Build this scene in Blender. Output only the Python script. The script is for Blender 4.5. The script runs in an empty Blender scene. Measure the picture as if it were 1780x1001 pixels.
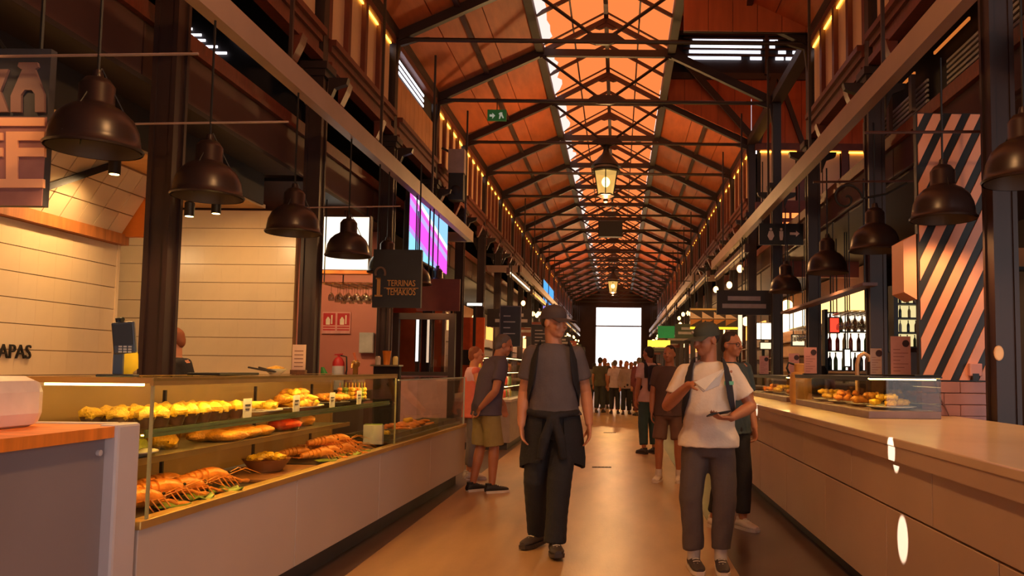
import bpy, bmesh, math, random
import numpy as np
from mathutils import Vector, Matrix, Euler

random.seed(7)
PI = math.pi
SC = bpy.context.scene
COL = SC.collection

# ------------------------------------------------------------------ camera
F_PX, CX, CY, HORIZON = 1400.0, 1075.0, 548.0, 643.0
CAM_H = 1.32
PITCH = math.atan((HORIZON - CY) / F_PX)
ROLL = 0.010
cam_data = bpy.data.cameras.new('camera')
cam = bpy.data.objects.new('camera', cam_data)
COL.objects.link(cam)
cam_data.sensor_width = 36.0
cam_data.sensor_fit = 'HORIZONTAL'
cam_data.lens = F_PX / 1780.0 * 36.0
cam_data.shift_x = (890.0 - CX) / 1780.0
cam_data.shift_y = (CY - 500.5) / 1780.0
cam_data.clip_end = 300.0
cam_data.clip_start = 0.05
CAM_R = Matrix.Rotation(PI / 2 + PITCH, 3, 'X') @ Matrix.Rotation(ROLL, 3, 'Z')
cam.matrix_world = Matrix.Translation((0, 0, CAM_H)) @ CAM_R.to_4x4()
SC.camera = cam

# ------------------------------------------------------------------ world, exposure
world = bpy.data.worlds.new('world')
SC.world = world
world.use_nodes = True
bg = world.node_tree.nodes['Background']
bg.inputs['Color'].default_value = (1.0, 0.90, 0.88, 1)
bg.inputs['Strength'].default_value = 2.8
SC.view_settings.view_transform = 'Standard'
SC.view_settings.look = 'None'
SC.view_settings.gamma = 1.0
SC.view_settings.use_curve_mapping = False
SC.view_settings.exposure = 0.0
SC.cycles.use_denoising = True
SC.cycles.max_bounces = 7
SC.cycles.diffuse_bounces = 4
SC.cycles.glossy_bounces = 3
SC.cycles.transparent_max_bounces = 16
SC.cycles.sample_clamp_indirect = 6.0
SC.cycles.caustics_reflective = False
SC.cycles.caustics_refractive = False


def ray(px, py):
    return CAM_R @ Vector(((px - CX) / F_PX, -(py - CY) / F_PX, -1.0))


def at(px, py, Y):
    d = ray(px, py)
    t = Y / d.y
    return Vector((d.x * t, Y, CAM_H + d.z * t))


def atz(px, py, z):
    d = ray(px, py)
    t = (z - CAM_H) / d.z
    return Vector((d.x * t, d.y * t, z))


# ------------------------------------------------------------------ materials
def lin(c):
    out = []
    for v in c[:3]:
        v = v / 255.0
        out.append(v / 12.92 if v <= 0.04045 else ((v + 0.055) / 1.055) ** 2.4)
    return tuple(out)


MATS = {}


def M(name, col=(128, 128, 128), rough=0.6, metal=0.0, var=0.14, scale=6.0, bump=0.0, emit=0.0, ecol=None,
      stretch=(1, 1, 1), spec=0.5, bscale=None, sss=0.0):
    if name in MATS:
        return MATS[name]
    m = bpy.data.materials.new(name)
    m.use_nodes = True
    nt = m.node_tree
    p = nt.nodes['Principled BSDF']
    p.inputs['Roughness'].default_value = rough
    p.inputs['Metallic'].default_value = metal
    p.inputs['Specular IOR Level'].default_value = spec
    c = lin(col)
    tc = nt.nodes.new('ShaderNodeTexCoord')
    mp = nt.nodes.new('ShaderNodeMapping')
    mp.inputs['Scale'].default_value = stretch
    nt.links.new(tc.outputs['Object'], mp.inputs['Vector'])
    nz = nt.nodes.new('ShaderNodeTexNoise')
    nz.inputs['Scale'].default_value = scale
    nz.inputs['Detail'].default_value = 4
    nt.links.new(mp.outputs['Vector'], nz.inputs['Vector'])
    rp = nt.nodes.new('ShaderNodeValToRGB')
    rp.color_ramp.elements[0].position = 0.3
    rp.color_ramp.elements[1].position = 0.7
    rp.color_ramp.elements[0].color = tuple(max(0, x * (1 - var)) for x in c) + (1,)
    rp.color_ramp.elements[1].color = tuple(min(1, x * (1 + var)) for x in c) + (1,)
    nt.links.new(nz.outputs['Fac'], rp.inputs['Fac'])
    nt.links.new(rp.outputs['Color'], p.inputs['Base Color'])
    if bump:
        n2 = nt.nodes.new('ShaderNodeTexNoise')
        n2.inputs['Scale'].default_value = bscale or scale * 4
        n2.inputs['Detail'].default_value = 3
        nt.links.new(mp.outputs['Vector'], n2.inputs['Vector'])
        b = nt.nodes.new('ShaderNodeBump')
        b.inputs['Strength'].default_value = bump
        b.inputs['Distance'].default_value = 0.02
        nt.links.new(n2.outputs['Fac'], b.inputs['Height'])
        nt.links.new(b.outputs['Normal'], p.inputs['Normal'])
    if emit:
        e = lin(ecol or col)
        p.inputs['Emission Color'].default_value = e + (1,)
        p.inputs['Emission Strength'].default_value = emit
    if sss:
        p.inputs['Subsurface Weight'].default_value = sss
        p.inputs['Subsurface Radius'].default_value = (0.02, 0.008, 0.004)
        p.inputs['Subsurface Scale'].default_value = 0.3
    MATS[name] = m
    return m


def EM(name, col, strength):
    """something that gives off light: lamp, LED, lit window, screen"""
    if name in MATS:
        return MATS[name]
    m = bpy.data.materials.new(name)
    m.use_nodes = True
    nt = m.node_tree
    nt.nodes.remove(nt.nodes['Principled BSDF'])
    e = nt.nodes.new('ShaderNodeEmission')
    e.inputs['Color'].default_value = lin(col) + (1,)
    e.inputs['Strength'].default_value = strength
    nt.links.new(e.outputs[0], nt.nodes['Material Output'].inputs[0])
    MATS[name] = m
    return m


def GLASS(name, tint=(0.93, 0.95, 0.90), refl=0.05, rough=0.02):
    if name in MATS:
        return MATS[name]
    m = bpy.data.materials.new(name)
    m.use_nodes = True
    nt = m.node_tree
    nt.nodes.remove(nt.nodes['Principled BSDF'])
    tr = nt.nodes.new('ShaderNodeBsdfTransparent')
    tr.inputs[0].default_value = tuple(tint) + (1,)
    gl = nt.nodes.new('ShaderNodeBsdfGlossy')
    gl.inputs['Roughness'].default_value = rough
    lw = nt.nodes.new('ShaderNodeLayerWeight')
    lw.inputs['Blend'].default_value = 0.5
    pw = nt.nodes.new('ShaderNodeMath'); pw.operation = 'POWER'
    pw.inputs[1].default_value = 5.0
    nt.links.new(lw.outputs['Facing'], pw.inputs[0])
    ma = nt.nodes.new('ShaderNodeMath'); ma.operation = 'MULTIPLY_ADD'
    ma.inputs[1].default_value = 0.75
    ma.inputs[2].default_value = 0.02 + refl * 0.3
    nt.links.new(pw.outputs[0], ma.inputs[0])
    mx = nt.nodes.new('ShaderNodeMixShader')
    nt.links.new(ma.outputs[0], mx.inputs[0])
    nt.links.new(tr.outputs[0], mx.inputs[1])
    nt.links.new(gl.outputs[0], mx.inputs[2])
    nt.links.new(mx.outputs[0], nt.nodes['Material Output'].inputs[0])
    MATS[name] = m
    return m


# ------------------------------------------------------------------ mesh helpers
class MB:
    def __init__(self):
        self.v = []
        self.f = []

    def add(self, vs, fs):
        b = len(self.v)
        self.v += [tuple(p) for p in vs]
        self.f += [tuple(b + i for i in q) for q in fs]
        return self

    def box(self, x0, y0, z0, x1, y1, z1):
        x0, x1 = sorted((x0, x1)); y0, y1 = sorted((y0, y1)); z0, z1 = sorted((z0, z1))
        return self.add([(x0, y0, z0), (x1, y0, z0), (x1, y1, z0), (x0, y1, z0),
                         (x0, y0, z1), (x1, y0, z1), (x1, y1, z1), (x0, y1, z1)],
                        [(0, 3, 2, 1), (4, 5, 6, 7), (0, 1, 5, 4), (1, 2, 6, 5), (2, 3, 7, 6), (3, 0, 4, 7)])

    def bar(self, a, b, w, h, up=(0, 0, 1)):
        """rectangular bar from a to b; w across, h along 'up'"""
        a, b = Vector(a), Vector(b)
        d = (b - a).normalized()
        up = Vector(up)
        if abs(d.dot(up)) > 0.98:
            up = Vector((0, 1, 0))
        s = d.cross(up).normalized() * (w / 2)
        u = s.cross(d).normalized() * (h / 2)
        vs = [a - s - u, a + s - u, a + s + u, a - s + u, b - s - u, b + s - u, b + s + u, b - s + u]
        return self.add(vs, [(0, 3, 2, 1), (4, 5, 6, 7), (0, 1, 5, 4), (1, 2, 6, 5), (2, 3, 7, 6), (3, 0, 4, 7)])

    def tube(self, pts, r, n=8, cap=True):
        pts = [Vector(p) for p in pts]
        rs = r if isinstance(r, (list, tuple)) else [r] * len(pts)
        rings = []
        ref = None
        for i, p in enumerate(pts):
            d = (pts[min(i + 1, len(pts) - 1)] - pts[max(i - 1, 0)])
            d = d.normalized() if d.length > 1e-9 else Vector((0, 0, 1))
            if ref is None or abs(ref.dot(d)) > 0.98:
                ref = Vector((0, 0, 1)) if abs(d.z) < 0.9 else Vector((0, 1, 0))
            a = d.cross(ref).normalized()
            b = a.cross(d).normalized()
            ref = b
            rings.append((p, a * rs[i], b * rs[i]))
        return self.loft(rings, n, cap)

    def loft(self, rings, n=16, cap=True):
        """rings: (centre, half-axis a, half-axis b)"""
        vs, fs = [], []
        for c, a, b in rings:
            c, a, b = Vector(c), Vector(a), Vector(b)
            for k in range(n):
                t = 2 * PI * k / n
                vs.append(c + a * math.cos(t) + b * math.sin(t))
        m = len(rings)
        for i in range(m - 1):
            for k in range(n):
                k2 = (k + 1) % n
                fs.append((i * n + k, i * n + k2, (i + 1) * n + k2, (i + 1) * n + k))
        if cap:
            fs.append(tuple(range(n - 1, -1, -1)))
            fs.append(tuple((m - 1) * n + k for k in range(n)))
        return self.add(vs, fs)

    def lathe(self, prof, n=20, c=(0, 0, 0), cap=True):
        c = Vector(c)
        return self.loft([(c + Vector((0, 0, z)), (max(r, 1e-4), 0, 0), (0, max(r, 1e-4), 0)) for r, z in prof], n, cap)

    def ell(self, c, r, rot=None, nu=14, nv=9):
        c = Vector(c)
        vs, fs = [], []
        rot = rot or Matrix.Identity(3)
        for i in range(1, nv):
            ph = PI * i / nv - PI / 2
            for k in range(nu):
                t = 2 * PI * k / nu
                vs.append(c + rot @ Vector((r[0] * math.cos(ph) * math.cos(t), r[1] * math.cos(ph) * math.sin(t), r[2] * math.sin(ph))))
        vs.append(c + rot @ Vector((0, 0, -r[2])))
        vs.append(c + rot @ Vector((0, 0, r[2])))
        S, N = len(vs) - 2, len(vs) - 1
        for i in range(nv - 2):
            for k in range(nu):
                k2 = (k + 1) % nu
                fs.append((i * nu + k, i * nu + k2, (i + 1) * nu + k2, (i + 1) * nu + k))
        for k in range(nu):
            k2 = (k + 1) % nu
            fs.append((S, k2, k))
            fs.append(((nv - 2) * nu + k, (nv - 2) * nu + k2, N))
        return self.add(vs, fs)

    def prism(self, poly, o, ux, uy, un, t):
        """poly in (u,v); o origin; extruded t along un"""
        o, ux, uy, un = Vector(o), Vector(ux), Vector(uy), Vector(un)
        n = len(poly)
        vs = [o + ux * u + uy * v for u, v in poly] + [o + ux * u + uy * v + un * t for u, v in poly]
        fs = [tuple(range(n - 1, -1, -1)), tuple(range(n, 2 * n))]
        fs += [(i, (i + 1) % n, n + (i + 1) % n, n + i) for i in range(n)]
        return self.add(vs, fs)

    def mesh(self, name, mat=None, smooth=False):
        me = bpy.data.meshes.new(name)
        me.from_pydata(self.v, [], self.f)
        bm = bmesh.new(); bm.from_mesh(me)
        bmesh.ops.recalc_face_normals(bm, faces=bm.faces)
        bm.to_mesh(me); bm.free()
        if smooth:
            me.polygons.foreach_set('use_smooth', [True] * len(me.polygons))
        if mat:
            me.materials.append(mat)
        me.update()
        return me

    def build(self, name, mat, parent=None, smooth=False, bevel=0.0, loc=None):
        o = bpy.data.objects.new(name, self.mesh(name, mat, smooth))
        COL.objects.link(o)
        if parent is not None:
            o.parent = parent
        if loc is not None:
            o.location = loc
        if bevel:
            b = o.modifiers.new('bevel', 'BEVEL')
            b.width = bevel; b.segments = 2; b.limit_method = 'ANGLE'
        if smooth and not bevel:
            o.data.set_sharp_from_angle(angle=math.radians(42))
        return o


def put(me, name, parent=None, loc=(0, 0, 0), rot=(0, 0, 0), scale=None):
    o = bpy.data.objects.new(name, me)
    COL.objects.link(o)
    o.parent = parent
    o.location = loc
    o.rotation_euler = rot
    if scale:
        o.scale = scale
    return o


def tag(o, label, cat, group=None, kind=None):
    if label: o['label'] = label
    if cat: o['category'] = cat
    if group: o['group'] = group
    if kind: o['kind'] = kind
    return o


def thing(name, label, cat, loc=(0, 0, 0), rotz=0.0, group=None):
    o = bpy.data.objects.new(name, None)
    COL.objects.link(o)
    o.empty_display_size = 0.1
    o.location = loc
    o.rotation_euler = (0, 0, rotz)
    return tag(o, label, cat, group)


def struct(name):
    o = bpy.data.objects.new(name, None)
    COL.objects.link(o)
    o['kind'] = 'structure'
    return o


def copy_tree(o, parent=None):
    c = o.copy()
    COL.objects.link(c)
    c.parent = parent
    for ch in list(o.children):
        copy_tree(ch, c)
    return c


def text_mesh(body, size, mat, extrude=0.004, align='CENTER', sx=1.0):
    cu = bpy.data.curves.new('lettering', 'FONT')
    cu.body = body; cu.size = size; cu.extrude = extrude
    cu.align_x = align; cu.align_y = 'CENTER'
    cu.resolution_u = 3
    o = bpy.data.objects.new('lettering_tmp', cu)
    COL.objects.link(o)
    dg = bpy.context.evaluated_depsgraph_get()
    me = bpy.data.meshes.new_from_object(o.evaluated_get(dg))
    bpy.data.objects.remove(o)
    bpy.data.curves.remove(cu)
    me.materials.clear(); me.materials.append(mat)
    if sx != 1.0:
        me.transform(Matrix.Diagonal((sx, 1, 1, 1)))
    return me


def add_light(name, kind, loc, energy, col=(1, .62, .3), parent=None, target=None, **kw):
    l = bpy.data.lights.new(name, kind)
    l.energy = energy
    l.color = col
    for k, v in kw.items():
        setattr(l, k, v)
    o = bpy.data.objects.new(name, l)
    COL.objects.link(o)
    o.location = loc
    if parent is not None:
        o.parent = parent
    if target is not None:
        d = Vector(target) - Vector(loc)
        o.rotation_euler = d.to_track_quat('-Z', 'Y').to_euler()
    return o


def clip_poly(poly, x0, y0, x1, y1):
    def cut(p, inside, inter):
        out = []
        for i in range(len(p)):
            a, b = p[i - 1], p[i]
            if inside(b):
                if not inside(a): out.append(inter(a, b))
                out.append(b)
            elif inside(a):
                out.append(inter(a, b))
        return out
    def ix(x):
        return lambda a, b: (x, a[1] + (b[1] - a[1]) * (x - a[0]) / (b[0] - a[0]))
    def iy(y):
        return lambda a, b: (a[0] + (b[0] - a[0]) * (y - a[1]) / (b[1] - a[1]), y)
    for ins, it in ((lambda q: q[0] >= x0, ix(x0)), (lambda q: q[0] <= x1, ix(x1)),
                    (lambda q: q[1] >= y0, iy(y0)), (lambda q: q[1] <= y1, iy(y1))):
        if not poly: break
        poly = cut(poly, ins, it)
    return poly


WARM = (1.0, 0.52, 0.19)
WARM2 = (1.0, 0.60, 0.26)
ORD = ('first', 'second', 'third', 'fourth', 'fifth', 'sixth', 'seventh', 'eighth', 'ninth', 'tenth', 'eleventh', 'twelfth', 'thirteenth', 'fourteenth', 'fifteenth', 'sixteenth', 'seventeenth')

# ================================================================== the hall
XM, HW = -0.28, 3.12
XL, XR = XM - HW, XM + HW
ZT, ZC, ZR = 6.2, 7.1, 7.76
CH = 1.2
Y_END = 60.3
BAYS = [3.1, 5.95, 8.85, 11.7] + [14.4 + 2.7 * k for k in range(17)]

steel = M('steel_maroon', (66, 36, 32), 0.45, 0.0, 0.2, 3)
steel_dk = M('steel_dark', (44, 26, 23), 0.5, 0.0, 0.2, 3)
redwood = M('red_wood', (100, 45, 31), 0.45, 0, 0.25, 4, 0.1, stretch=(1, 8, 1))
board = M('roof_board', (180, 88, 46), 0.6, 0, 0.16, 1.5, 0.15, stretch=(6, 1, 1), bscale=10)
tanboard = M('tan_board', (190, 130, 84), 0.6, 0, 0.15, 3)
opal = M('opal_panel', (214, 178, 140), 0.5, 0, 0.08, 2)
fasc = M('fascia_brown', (74, 45, 38), 0.55, 0, 0.12, 1.5)
dark = M('dark_paint', (34, 22, 20), 0.7, 0, 0.2, 2)
cream = M('cream_steel', (142, 116, 106), 0.5, 0, 0.1, 2)
black = M('black_paint', (22, 19, 19), 0.5, 0, 0.2, 4)
white_louvre = M('grey_slat', (206, 196, 196), 0.5, 0, 0.1, 4)
skypane = EM('skylight_pane', (255, 132, 68), 1.12)
skyedge = EM('skylight_clear_edge', (255, 236, 226), 1.1)
led_gold = EM('led_gold', (255, 176, 60), 7.0)
led_white = EM('led_daylight_slit', (245, 242, 255), 3.0)

# --- floor
def floor_mat():
    m = M('floor_stone', (172, 134, 96), 0.34, 0, 0.22, 1.6, 0.05, stretch=(2.2, 0.5, 1), bscale=30)
    return m
fl = MB().box(-8, -6, -0.1, 8, 64, 0).build('floor', floor_mat()); fl['kind'] = 'structure'
strip = M('floor_edge_dark', (92, 70, 60), 0.3, 0, 0.15, 2)  # dark strips: paving by the bar, painted counter shade on the left
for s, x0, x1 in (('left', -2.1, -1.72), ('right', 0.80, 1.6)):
    o = MB().box(x0, -4, 0.0, x1, 58, 0.003).build('floor_dark_strip_' + s, strip); o['kind'] = 'structure'

# --- outer shell
walldk = M('outer_wall', (58, 36, 32), 0.8, 0, 0.2, 1)
for nm, b in (('wall_left', (-7.7, -6, 0, -7.5, 62, 5.9)), ('wall_right', (7.3, 1.0, 0, 7.5, 62, 5.9))):
    o = MB().box(*b).build(nm, walldk); o['kind'] = 'structure'
o = MB().box(-7.7, -6, 5.9, XL - 0.05, 62, 6.0).build('ceiling_side_left', dark); o['kind'] = 'structure'
o = MB().box(XR + 0.05, 1.0, 5.9, 7.5, 11.6, 6.0).box(XR + 0.05, 17.1, 5.9, 7.5, 62, 6.0).build('ceiling_side_right', dark); o['kind'] = 'structure'

# far end wall with big glazing
def end_wall(name, y, ox0, ox1, oz0, oz1):
    w = MB()
    w.box(-7.7, y, 0, ox0, y + 0.25, 8.2).box(ox1, y, 0, 7.5 if y > 0 else XR + .2, y + 0.25, 8.2)
    w.box(ox0, y, oz1, ox1, y + 0.25, 8.2)
    if oz0 > 0:
        w.box(ox0, y, 0, ox1, y + 0.25, oz0)
    o = w.build(name, walldk); o['kind'] = 'structure'
    return o
end_wall('wall_far', Y_END, -1.75, 1.8, 0, 6.0)
end_wall('wall_back', -5.2, -1.8, 1.4, 0, 2.8)
win = struct('window_1')
panegl = GLASS('clear_pane', (0.98, 0.98, 0.97), 0.02)
fr = MB()
for x in (-1.72, 1.76):
    fr.box(x - 0.05, Y_END + 0.05, 0, x + 0.05, Y_END + 0.15, 6.0)
for z in (4.6,):
    fr.box(-1.75, Y_END + 0.05, z - 0.05, 1.8, Y_END + 0.15, z + 0.05)
fr.build('window_frame', steel, win)
for x0, x1 in ((-1.67, 1.71),):
    for z0, z1 in ((4.65, 6.0),):
        MB().box(x0, Y_END + 0.09, z0, x1, Y_END + 0.1, z1).build('pane', panegl, win)
# a bright paved street outside the far doors
o = MB().box(-9, 60.6, -0.08, 9, 90, -0.02).build('pavement', M('pale_paving', (200, 190, 180), 0.8)); o['kind'] = 'structure'

# --- gable roof boards
roofL, roofR = struct('ceiling_left'), struct('ceiling_right')
ys = [-5.2, -2.4, 0.3] + BAYS
ys_roof = ys + [Y_END]
def slope_board(side, xa, za, xb, zb, y0, y1, parent, n=2):
    for i in range(n):
        ta, tb = i / n, (i + 1) / n
        g = 0.008
        p = [(xa + (xb - xa) * ta, za + (zb - za) * ta + 0.10), (xa + (xb - xa) * tb, za + (zb - za) * tb + 0.10)]
        d = Vector((p[1][0] - p[0][0], 0, p[1][1] - p[0][1])).normalized() * g
        a = Vector((p[0][0], y0 + g, p[0][1])) + d; b = Vector((p[1][0], y0 + g, p[1][1])) - d
        c = Vector((b.x, y1 - g, b.z)); e = Vector((a.x, y1 - g, a.z))
        up = Vector((0, 0, 0.03))
        MB().add([a, b, c, e, a + up, b + up, c + up, e + up],
                 [(0, 3, 2, 1), (4, 5, 6, 7), (0, 1, 5, 4), (1, 2, 6, 5), (2, 3, 7, 6), (3, 0, 4, 7)]).build('roof_board', board, parent)
for i in range(len(ys_roof) - 1):
    y0, y1 = ys_roof[i], ys_roof[i + 1]
    nn = 3 if y0 < 30 else 1
    slope_board(-1, XL - 0.1, ZT - 0.04, XM - CH, ZC, y0, y1, roofL, nn)
    if not (11.6 < y0 < 14.6):
        slope_board(1, XR + 0.1, ZT - 0.04, XM + CH, ZC, y0, y1, roofR, nn)
# outer weather skin above the boards (dark)
for s in (-1, 1):
    mb = MB()
    segs = [(-5.2, Y_END)] if s < 0 else [(-5.2, 11.7), (17.1, Y_END)]
    for a, b in segs:
        vs = [(XM + s * (HW + .2), a, ZT + .12), (XM + s * CH, a, ZC + .17), (XM + s * CH, b, ZC + .17), (XM + s * (HW + .2), b, ZT + .12)]
        mb.add(vs + [(x, y, z + .04) for x, y, z in vs], [(0, 1, 2, 3), (7, 6, 5, 4), (0, 4, 5, 1), (1, 5, 6, 2), (2, 6, 7, 3), (3, 7, 4, 0)])
    o = mb.build('ceiling_outer_' + ('left' if s < 0 else 'right'), dark); o['kind'] = 'structure'

# --- skylight: glowing panes either side of the ridge, clear strip with ragged cresting along the edge
sky = struct('window_2')
crest = M('crest_iron', (90, 52, 44), 0.6)
for i in range(len(ys_roof) - 1):
    y0, y1 = ys_roof[i], ys_roof[i + 1]
    for s in (-1, 1):
        for k in range(2):
            ta, tb = (0.06 if k == 0 else 0.5), (0.5 if k == 0 else 1.0)
            P = lambda t, y: (XM + s * CH * (1 - t), y, ZC + 0.14 + (ZR - ZC) * t)
            MB().add([P(ta, y0), P(tb, y0), P(tb, y1), P(ta, y1)],
                     [(0, 1, 2, 3)]).build('pane', skypane, sky)
        MB().bar((XM + s * CH * .5, y0, ZC + .12 + (ZR - ZC) * .5), (XM + s * CH * .5, y1, ZC + .12 + (ZR - ZC) * .5), .03, .03).build('glazing_bar', steel, sky)
        MB().bar((XM + s * CH, y0 + .01, ZC + .13), (XM, y0 + .01, ZR + .13), .04, .03).build('glazing_bar', steel, sky)
        if y0 > 5 and s < 0:
            # ragged white strip (daylight between roof edge and glazing)
            n = 10
            top = []
            bot = []
            rr = random.Random(i * 7 + s)
            for k in range(n + 1):
                y = y0 + .15 + (y1 - y0 - .3) * k / n
                t = 0.18 + rr.uniform(-0.05, 0.03)
                top.append((XM + s * CH * (1 - t), y, ZC + 0.125 + (ZR - ZC) * t))
                bot.append((XM + s * CH * 0.995, y, ZC + 0.05 - 0.0))
            fs = [(k, k + 1, n + 2 + k, n + 1 + k) for k in range(n)]
            MB().add(top + bot, fs).build('edge_pane', skyedge, sky)

# --- trusses
def make_truss():
    t = thing('roof_truss', 'dark iron roof truss with thin tie rod spanning the hall under the skylight', 'truss', (XM, 0, 0), 0, 'roof trusses along the hall')
    MB().tube([(-HW, 0, ZT), (HW, 0, ZT)], 0.035, 8).build('tie_rod', steel_dk, t)
    for s in (-1, 1):
        MB().bar((s * HW, 0, ZT + 0.0), (s * CH, 0, ZC), 0.10, 0.14).build('rafter', steel_dk, t)
        MB().bar((s * CH, 0, ZC), (0, 0, ZR - .03), 0.06, 0.09).build('ridge_rafter', steel, t)
        MB().tube([(s * CH, 0, ZC - .03), (0.06 * s, 0, ZT + .03)], 0.028, 6).build('brace', steel_dk, t)
        pl = [(0, 0), (0, -.10), (-s * .30, -.02), (-s * .42, .06), (-s * .1, .08)]
        MB().prism(pl, (s * CH, -.03, ZC), (1, 0, 0), (0, 0, 1), (0, 1, 0), .06).build('gusset', steel_dk, t)
        pl = [(0, 0), (-s * .55, .03), (-s * .12, -.10), (-s * .06, -.55), (0, -.6)]
        MB().prism(pl, (s * HW, -.03, ZT), (1, 0, 0), (0, 0, 1), (0, 1, 0), .06).build('corner_bracket', steel_dk, t)
    MB().bar((-CH, 0, ZC), (CH, 0, ZC), 0.08, 0.13).build('collar_beam', steel_dk, t)
    pl = [(-.34, .02), (-.2, .12), (.2, .12), (.34, .02), (.1, -.05), (-.1, -.05)]
    MB().prism(pl, (0, -.03, ZT), (1, 0, 0), (0, 0, 1), (0, 1, 0), .06).build('centre_plate', steel_dk, t)
    pl = [(-.22, -.13), (0, .02), (.22, -.13), (.12, -.16), (0, -.12), (-.12, -.16)]
    MB().prism(pl, (0, -.02, ZR - .05), (1, 0, 0), (0, 0, 1), (0, 1, 0), .05).build('ridge_plate', steel, t)
    return t
tr0 = make_truss()
for i, y in enumerate([0.3] + BAYS):
    t = tr0 if i == 0 else copy_tree(tr0)
    t.location.y = y
    k = i - 5
    if k == 0: lab = 'dark iron roof truss with thin tie rod carrying the green exit sign'
    elif k > 0: lab = 'dark iron roof truss, %s beyond the green exit sign towards the bright doors' % ORD[k - 1]
    else: lab = 'dark iron roof truss, %s from the green exit sign away from the bright doors' % ORD[-k - 1]
    t['label'] = lab
# intermediate skylight chevrons + long purlins
tr = struct('trim_1')
chev = MB()
for s in (-1, 1):
    chev.bar((s * CH, 0, ZC + .03), (0, 0, ZR + .02), 0.04, 0.06)
chm = chev.mesh('chevron', steel)
for a, b in zip(BAYS[:-1], BAYS[1:]):
    put(chm, 'chevron', tr, (XM, (a + b) / 2, 0.04))
for s in (-1, 1):
    MB().box(XM + s * CH - .07, -5, ZC - .02, XM + s * CH + .07, Y_END, ZC + .16).build('purlin', steel_dk, tr)
    mid = (CH + HW) / 2
    MB().box(XM + s * mid - .04, -5, (ZT + ZC) / 2 + .03, XM + s * mid + .04, Y_END if s < 0 else 11.7, (ZT + ZC) / 2 + .09).build('purlin', steel, tr)
    if s > 0:
        MB().box(XM + s * mid - .04, 17.1, (ZT + ZC) / 2 + .03, XM + s * mid + .04, Y_END, (ZT + ZC) / 2 + .09).build('purlin', steel, tr)
    MB().box(XM + s * HW - .1, -5, ZT - .02, XM + s * HW + .1, Y_END, ZT + .14).build('eaves_beam', steel_dk, tr)
MB().box(XM - .04, -5, ZR + .0, XM + .04, Y_END, ZR + .12).build('ridge_beam', steel, tr)

# --- columns
def make_column():
    c = thing('column', '', 'column', (0, 0, 0))
    MB().box(-.075, -.075, 0.45, .075, .075, ZT).build('shaft', steel_dk, c)
    f = MB()
    for sx in (-1, 1):
        for sy in (-1, 1):
            f.box(sx * .09, sy * .09, .45, sx * .055, sy * .055, 4.6)
    f.build('corner_angles', steel_dk, c)
    MB().box(-.13, -.13, 0, .13, .13, .40).box(-.11, -.11, .4, .11, .11, .47).build('base', steel_dk, c, bevel=.012)
    cp = MB().box(-.12, -.12, 4.55, .12, .12, 4.62).box(-.15, -.15, 4.62, .15, .15, 4.7)
    for s in (-1, 1):
        cp.prism([(0, 0), (s * .22, 0), (s * .2, -.07), (s * .07, -.12), (0, -.3)], (s * .13, -.04, 4.55), (1, 0, 0), (0, 0, 1), (0, 1, 0), .08)
    cp.build('capital', steel_dk, c)
    return c
col0 = make_column()
cl = {'l': 'dark square iron column on the side of the tiled food stall', 'r': 'dark square iron column on the side of the marble bar counter'}
first = True
for side, x in (('l', XL), ('r', XR)):
    for i, y in enumerate([0.3] + BAYS):
        c = col0 if first else copy_tree(col0)
        first = False
        c.location = (x, y, 0)
        tag(c, cl[side], 'column', 'columns of the tiled stall side' if side == 'l' else 'columns of the marble bar side')

# --- clerestory over the column line: lit opal panels in red wood frames
def clerestory(side):
    x = XL if side < 0 else XR
    n = 'left' if side < 0 else 'right'
    w = struct('wall_clerestory_' + n)
    pm = {}
    for a, b in zip([0.3] + BAYS[:-1], BAYS):
        if side > 0 and 11.6 < a < 14.6:
            continue
        L = b - a
        inner = -side  # towards the nave
        tanbay = side < 0 and 11.6 < a < 11.8
        # sill mouldings
        mo = MB()
        for z0, z1, d in ((4.72, 4.80, .10), (4.80, 4.92, .05), (4.92, 4.99, .09), (4.99, 5.06, .14)):
            mo.box(x - .03 * inner, a + .14, z0, x + d * inner, b - .14, z1)
        mo.build('sill_moulding', redwood, w)
        MB().box(x - .03 * inner, a + .14, 6.08, x + .09 * inner, b - .14, 6.2).build('head_rail', redwood, w)
        if tanbay:
            nb = 9
            for k in range(nb):
                y0 = a + .16 + (L - .32) * k / nb
                MB().box(x, y0 + .006, 5.06, x + .03 * inner, y0 + (L - .32) / nb - .006, 5.72).build('shutter_board', tanboard, w)
            for k in range(3):
                z = 5.8 + .09 * k
                MB().box(x, a + .2, z, x + .01 * inner, b - .8, z + .035).build('louvre_slit', led_white, w)
            MB().box(x - .02, a + .14, 5.72, x - .01, b - .14, 6.1).build('louvre_back', dark, w)
            continue
        npan = 4
        pw = (L - .28) / npan
        for k in range(npan):
            y0 = a + .14 + pw * k
            MB().box(x - .01, y0 + .05, 5.06, x + .01, y0 + pw - .05, 6.08).build('opal_panel', opal, w)
            MB().box(x - .02 * inner, y0 - .05, 5.06, x + .07 * inner, y0 + .05, 6.08).build('mullion', redwood, w)
        if a > 5:
            MB().box(x + .015 * inner, a + .2, 6.055, x + .035 * inner, b - .2, 6.075).build('led_strip', led_gold, w)
        # carved corbels under the sill
        for k in range(2):
            y0 = a + L * (k + .5) / 2
            MB().prism([(0, 0), (.13 * inner, 0), (.10 * inner, -.1), (.03 * inner, -.26), (0, -.28)], (x, y0 - .07, 4.74), (1, 0, 0), (0, 0, 1), (0, 1, 0), .14).build('corbel', redwood, w)
    # wood apron below the sill
    return w
clerestory(-1)
clerestory(1)

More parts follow.
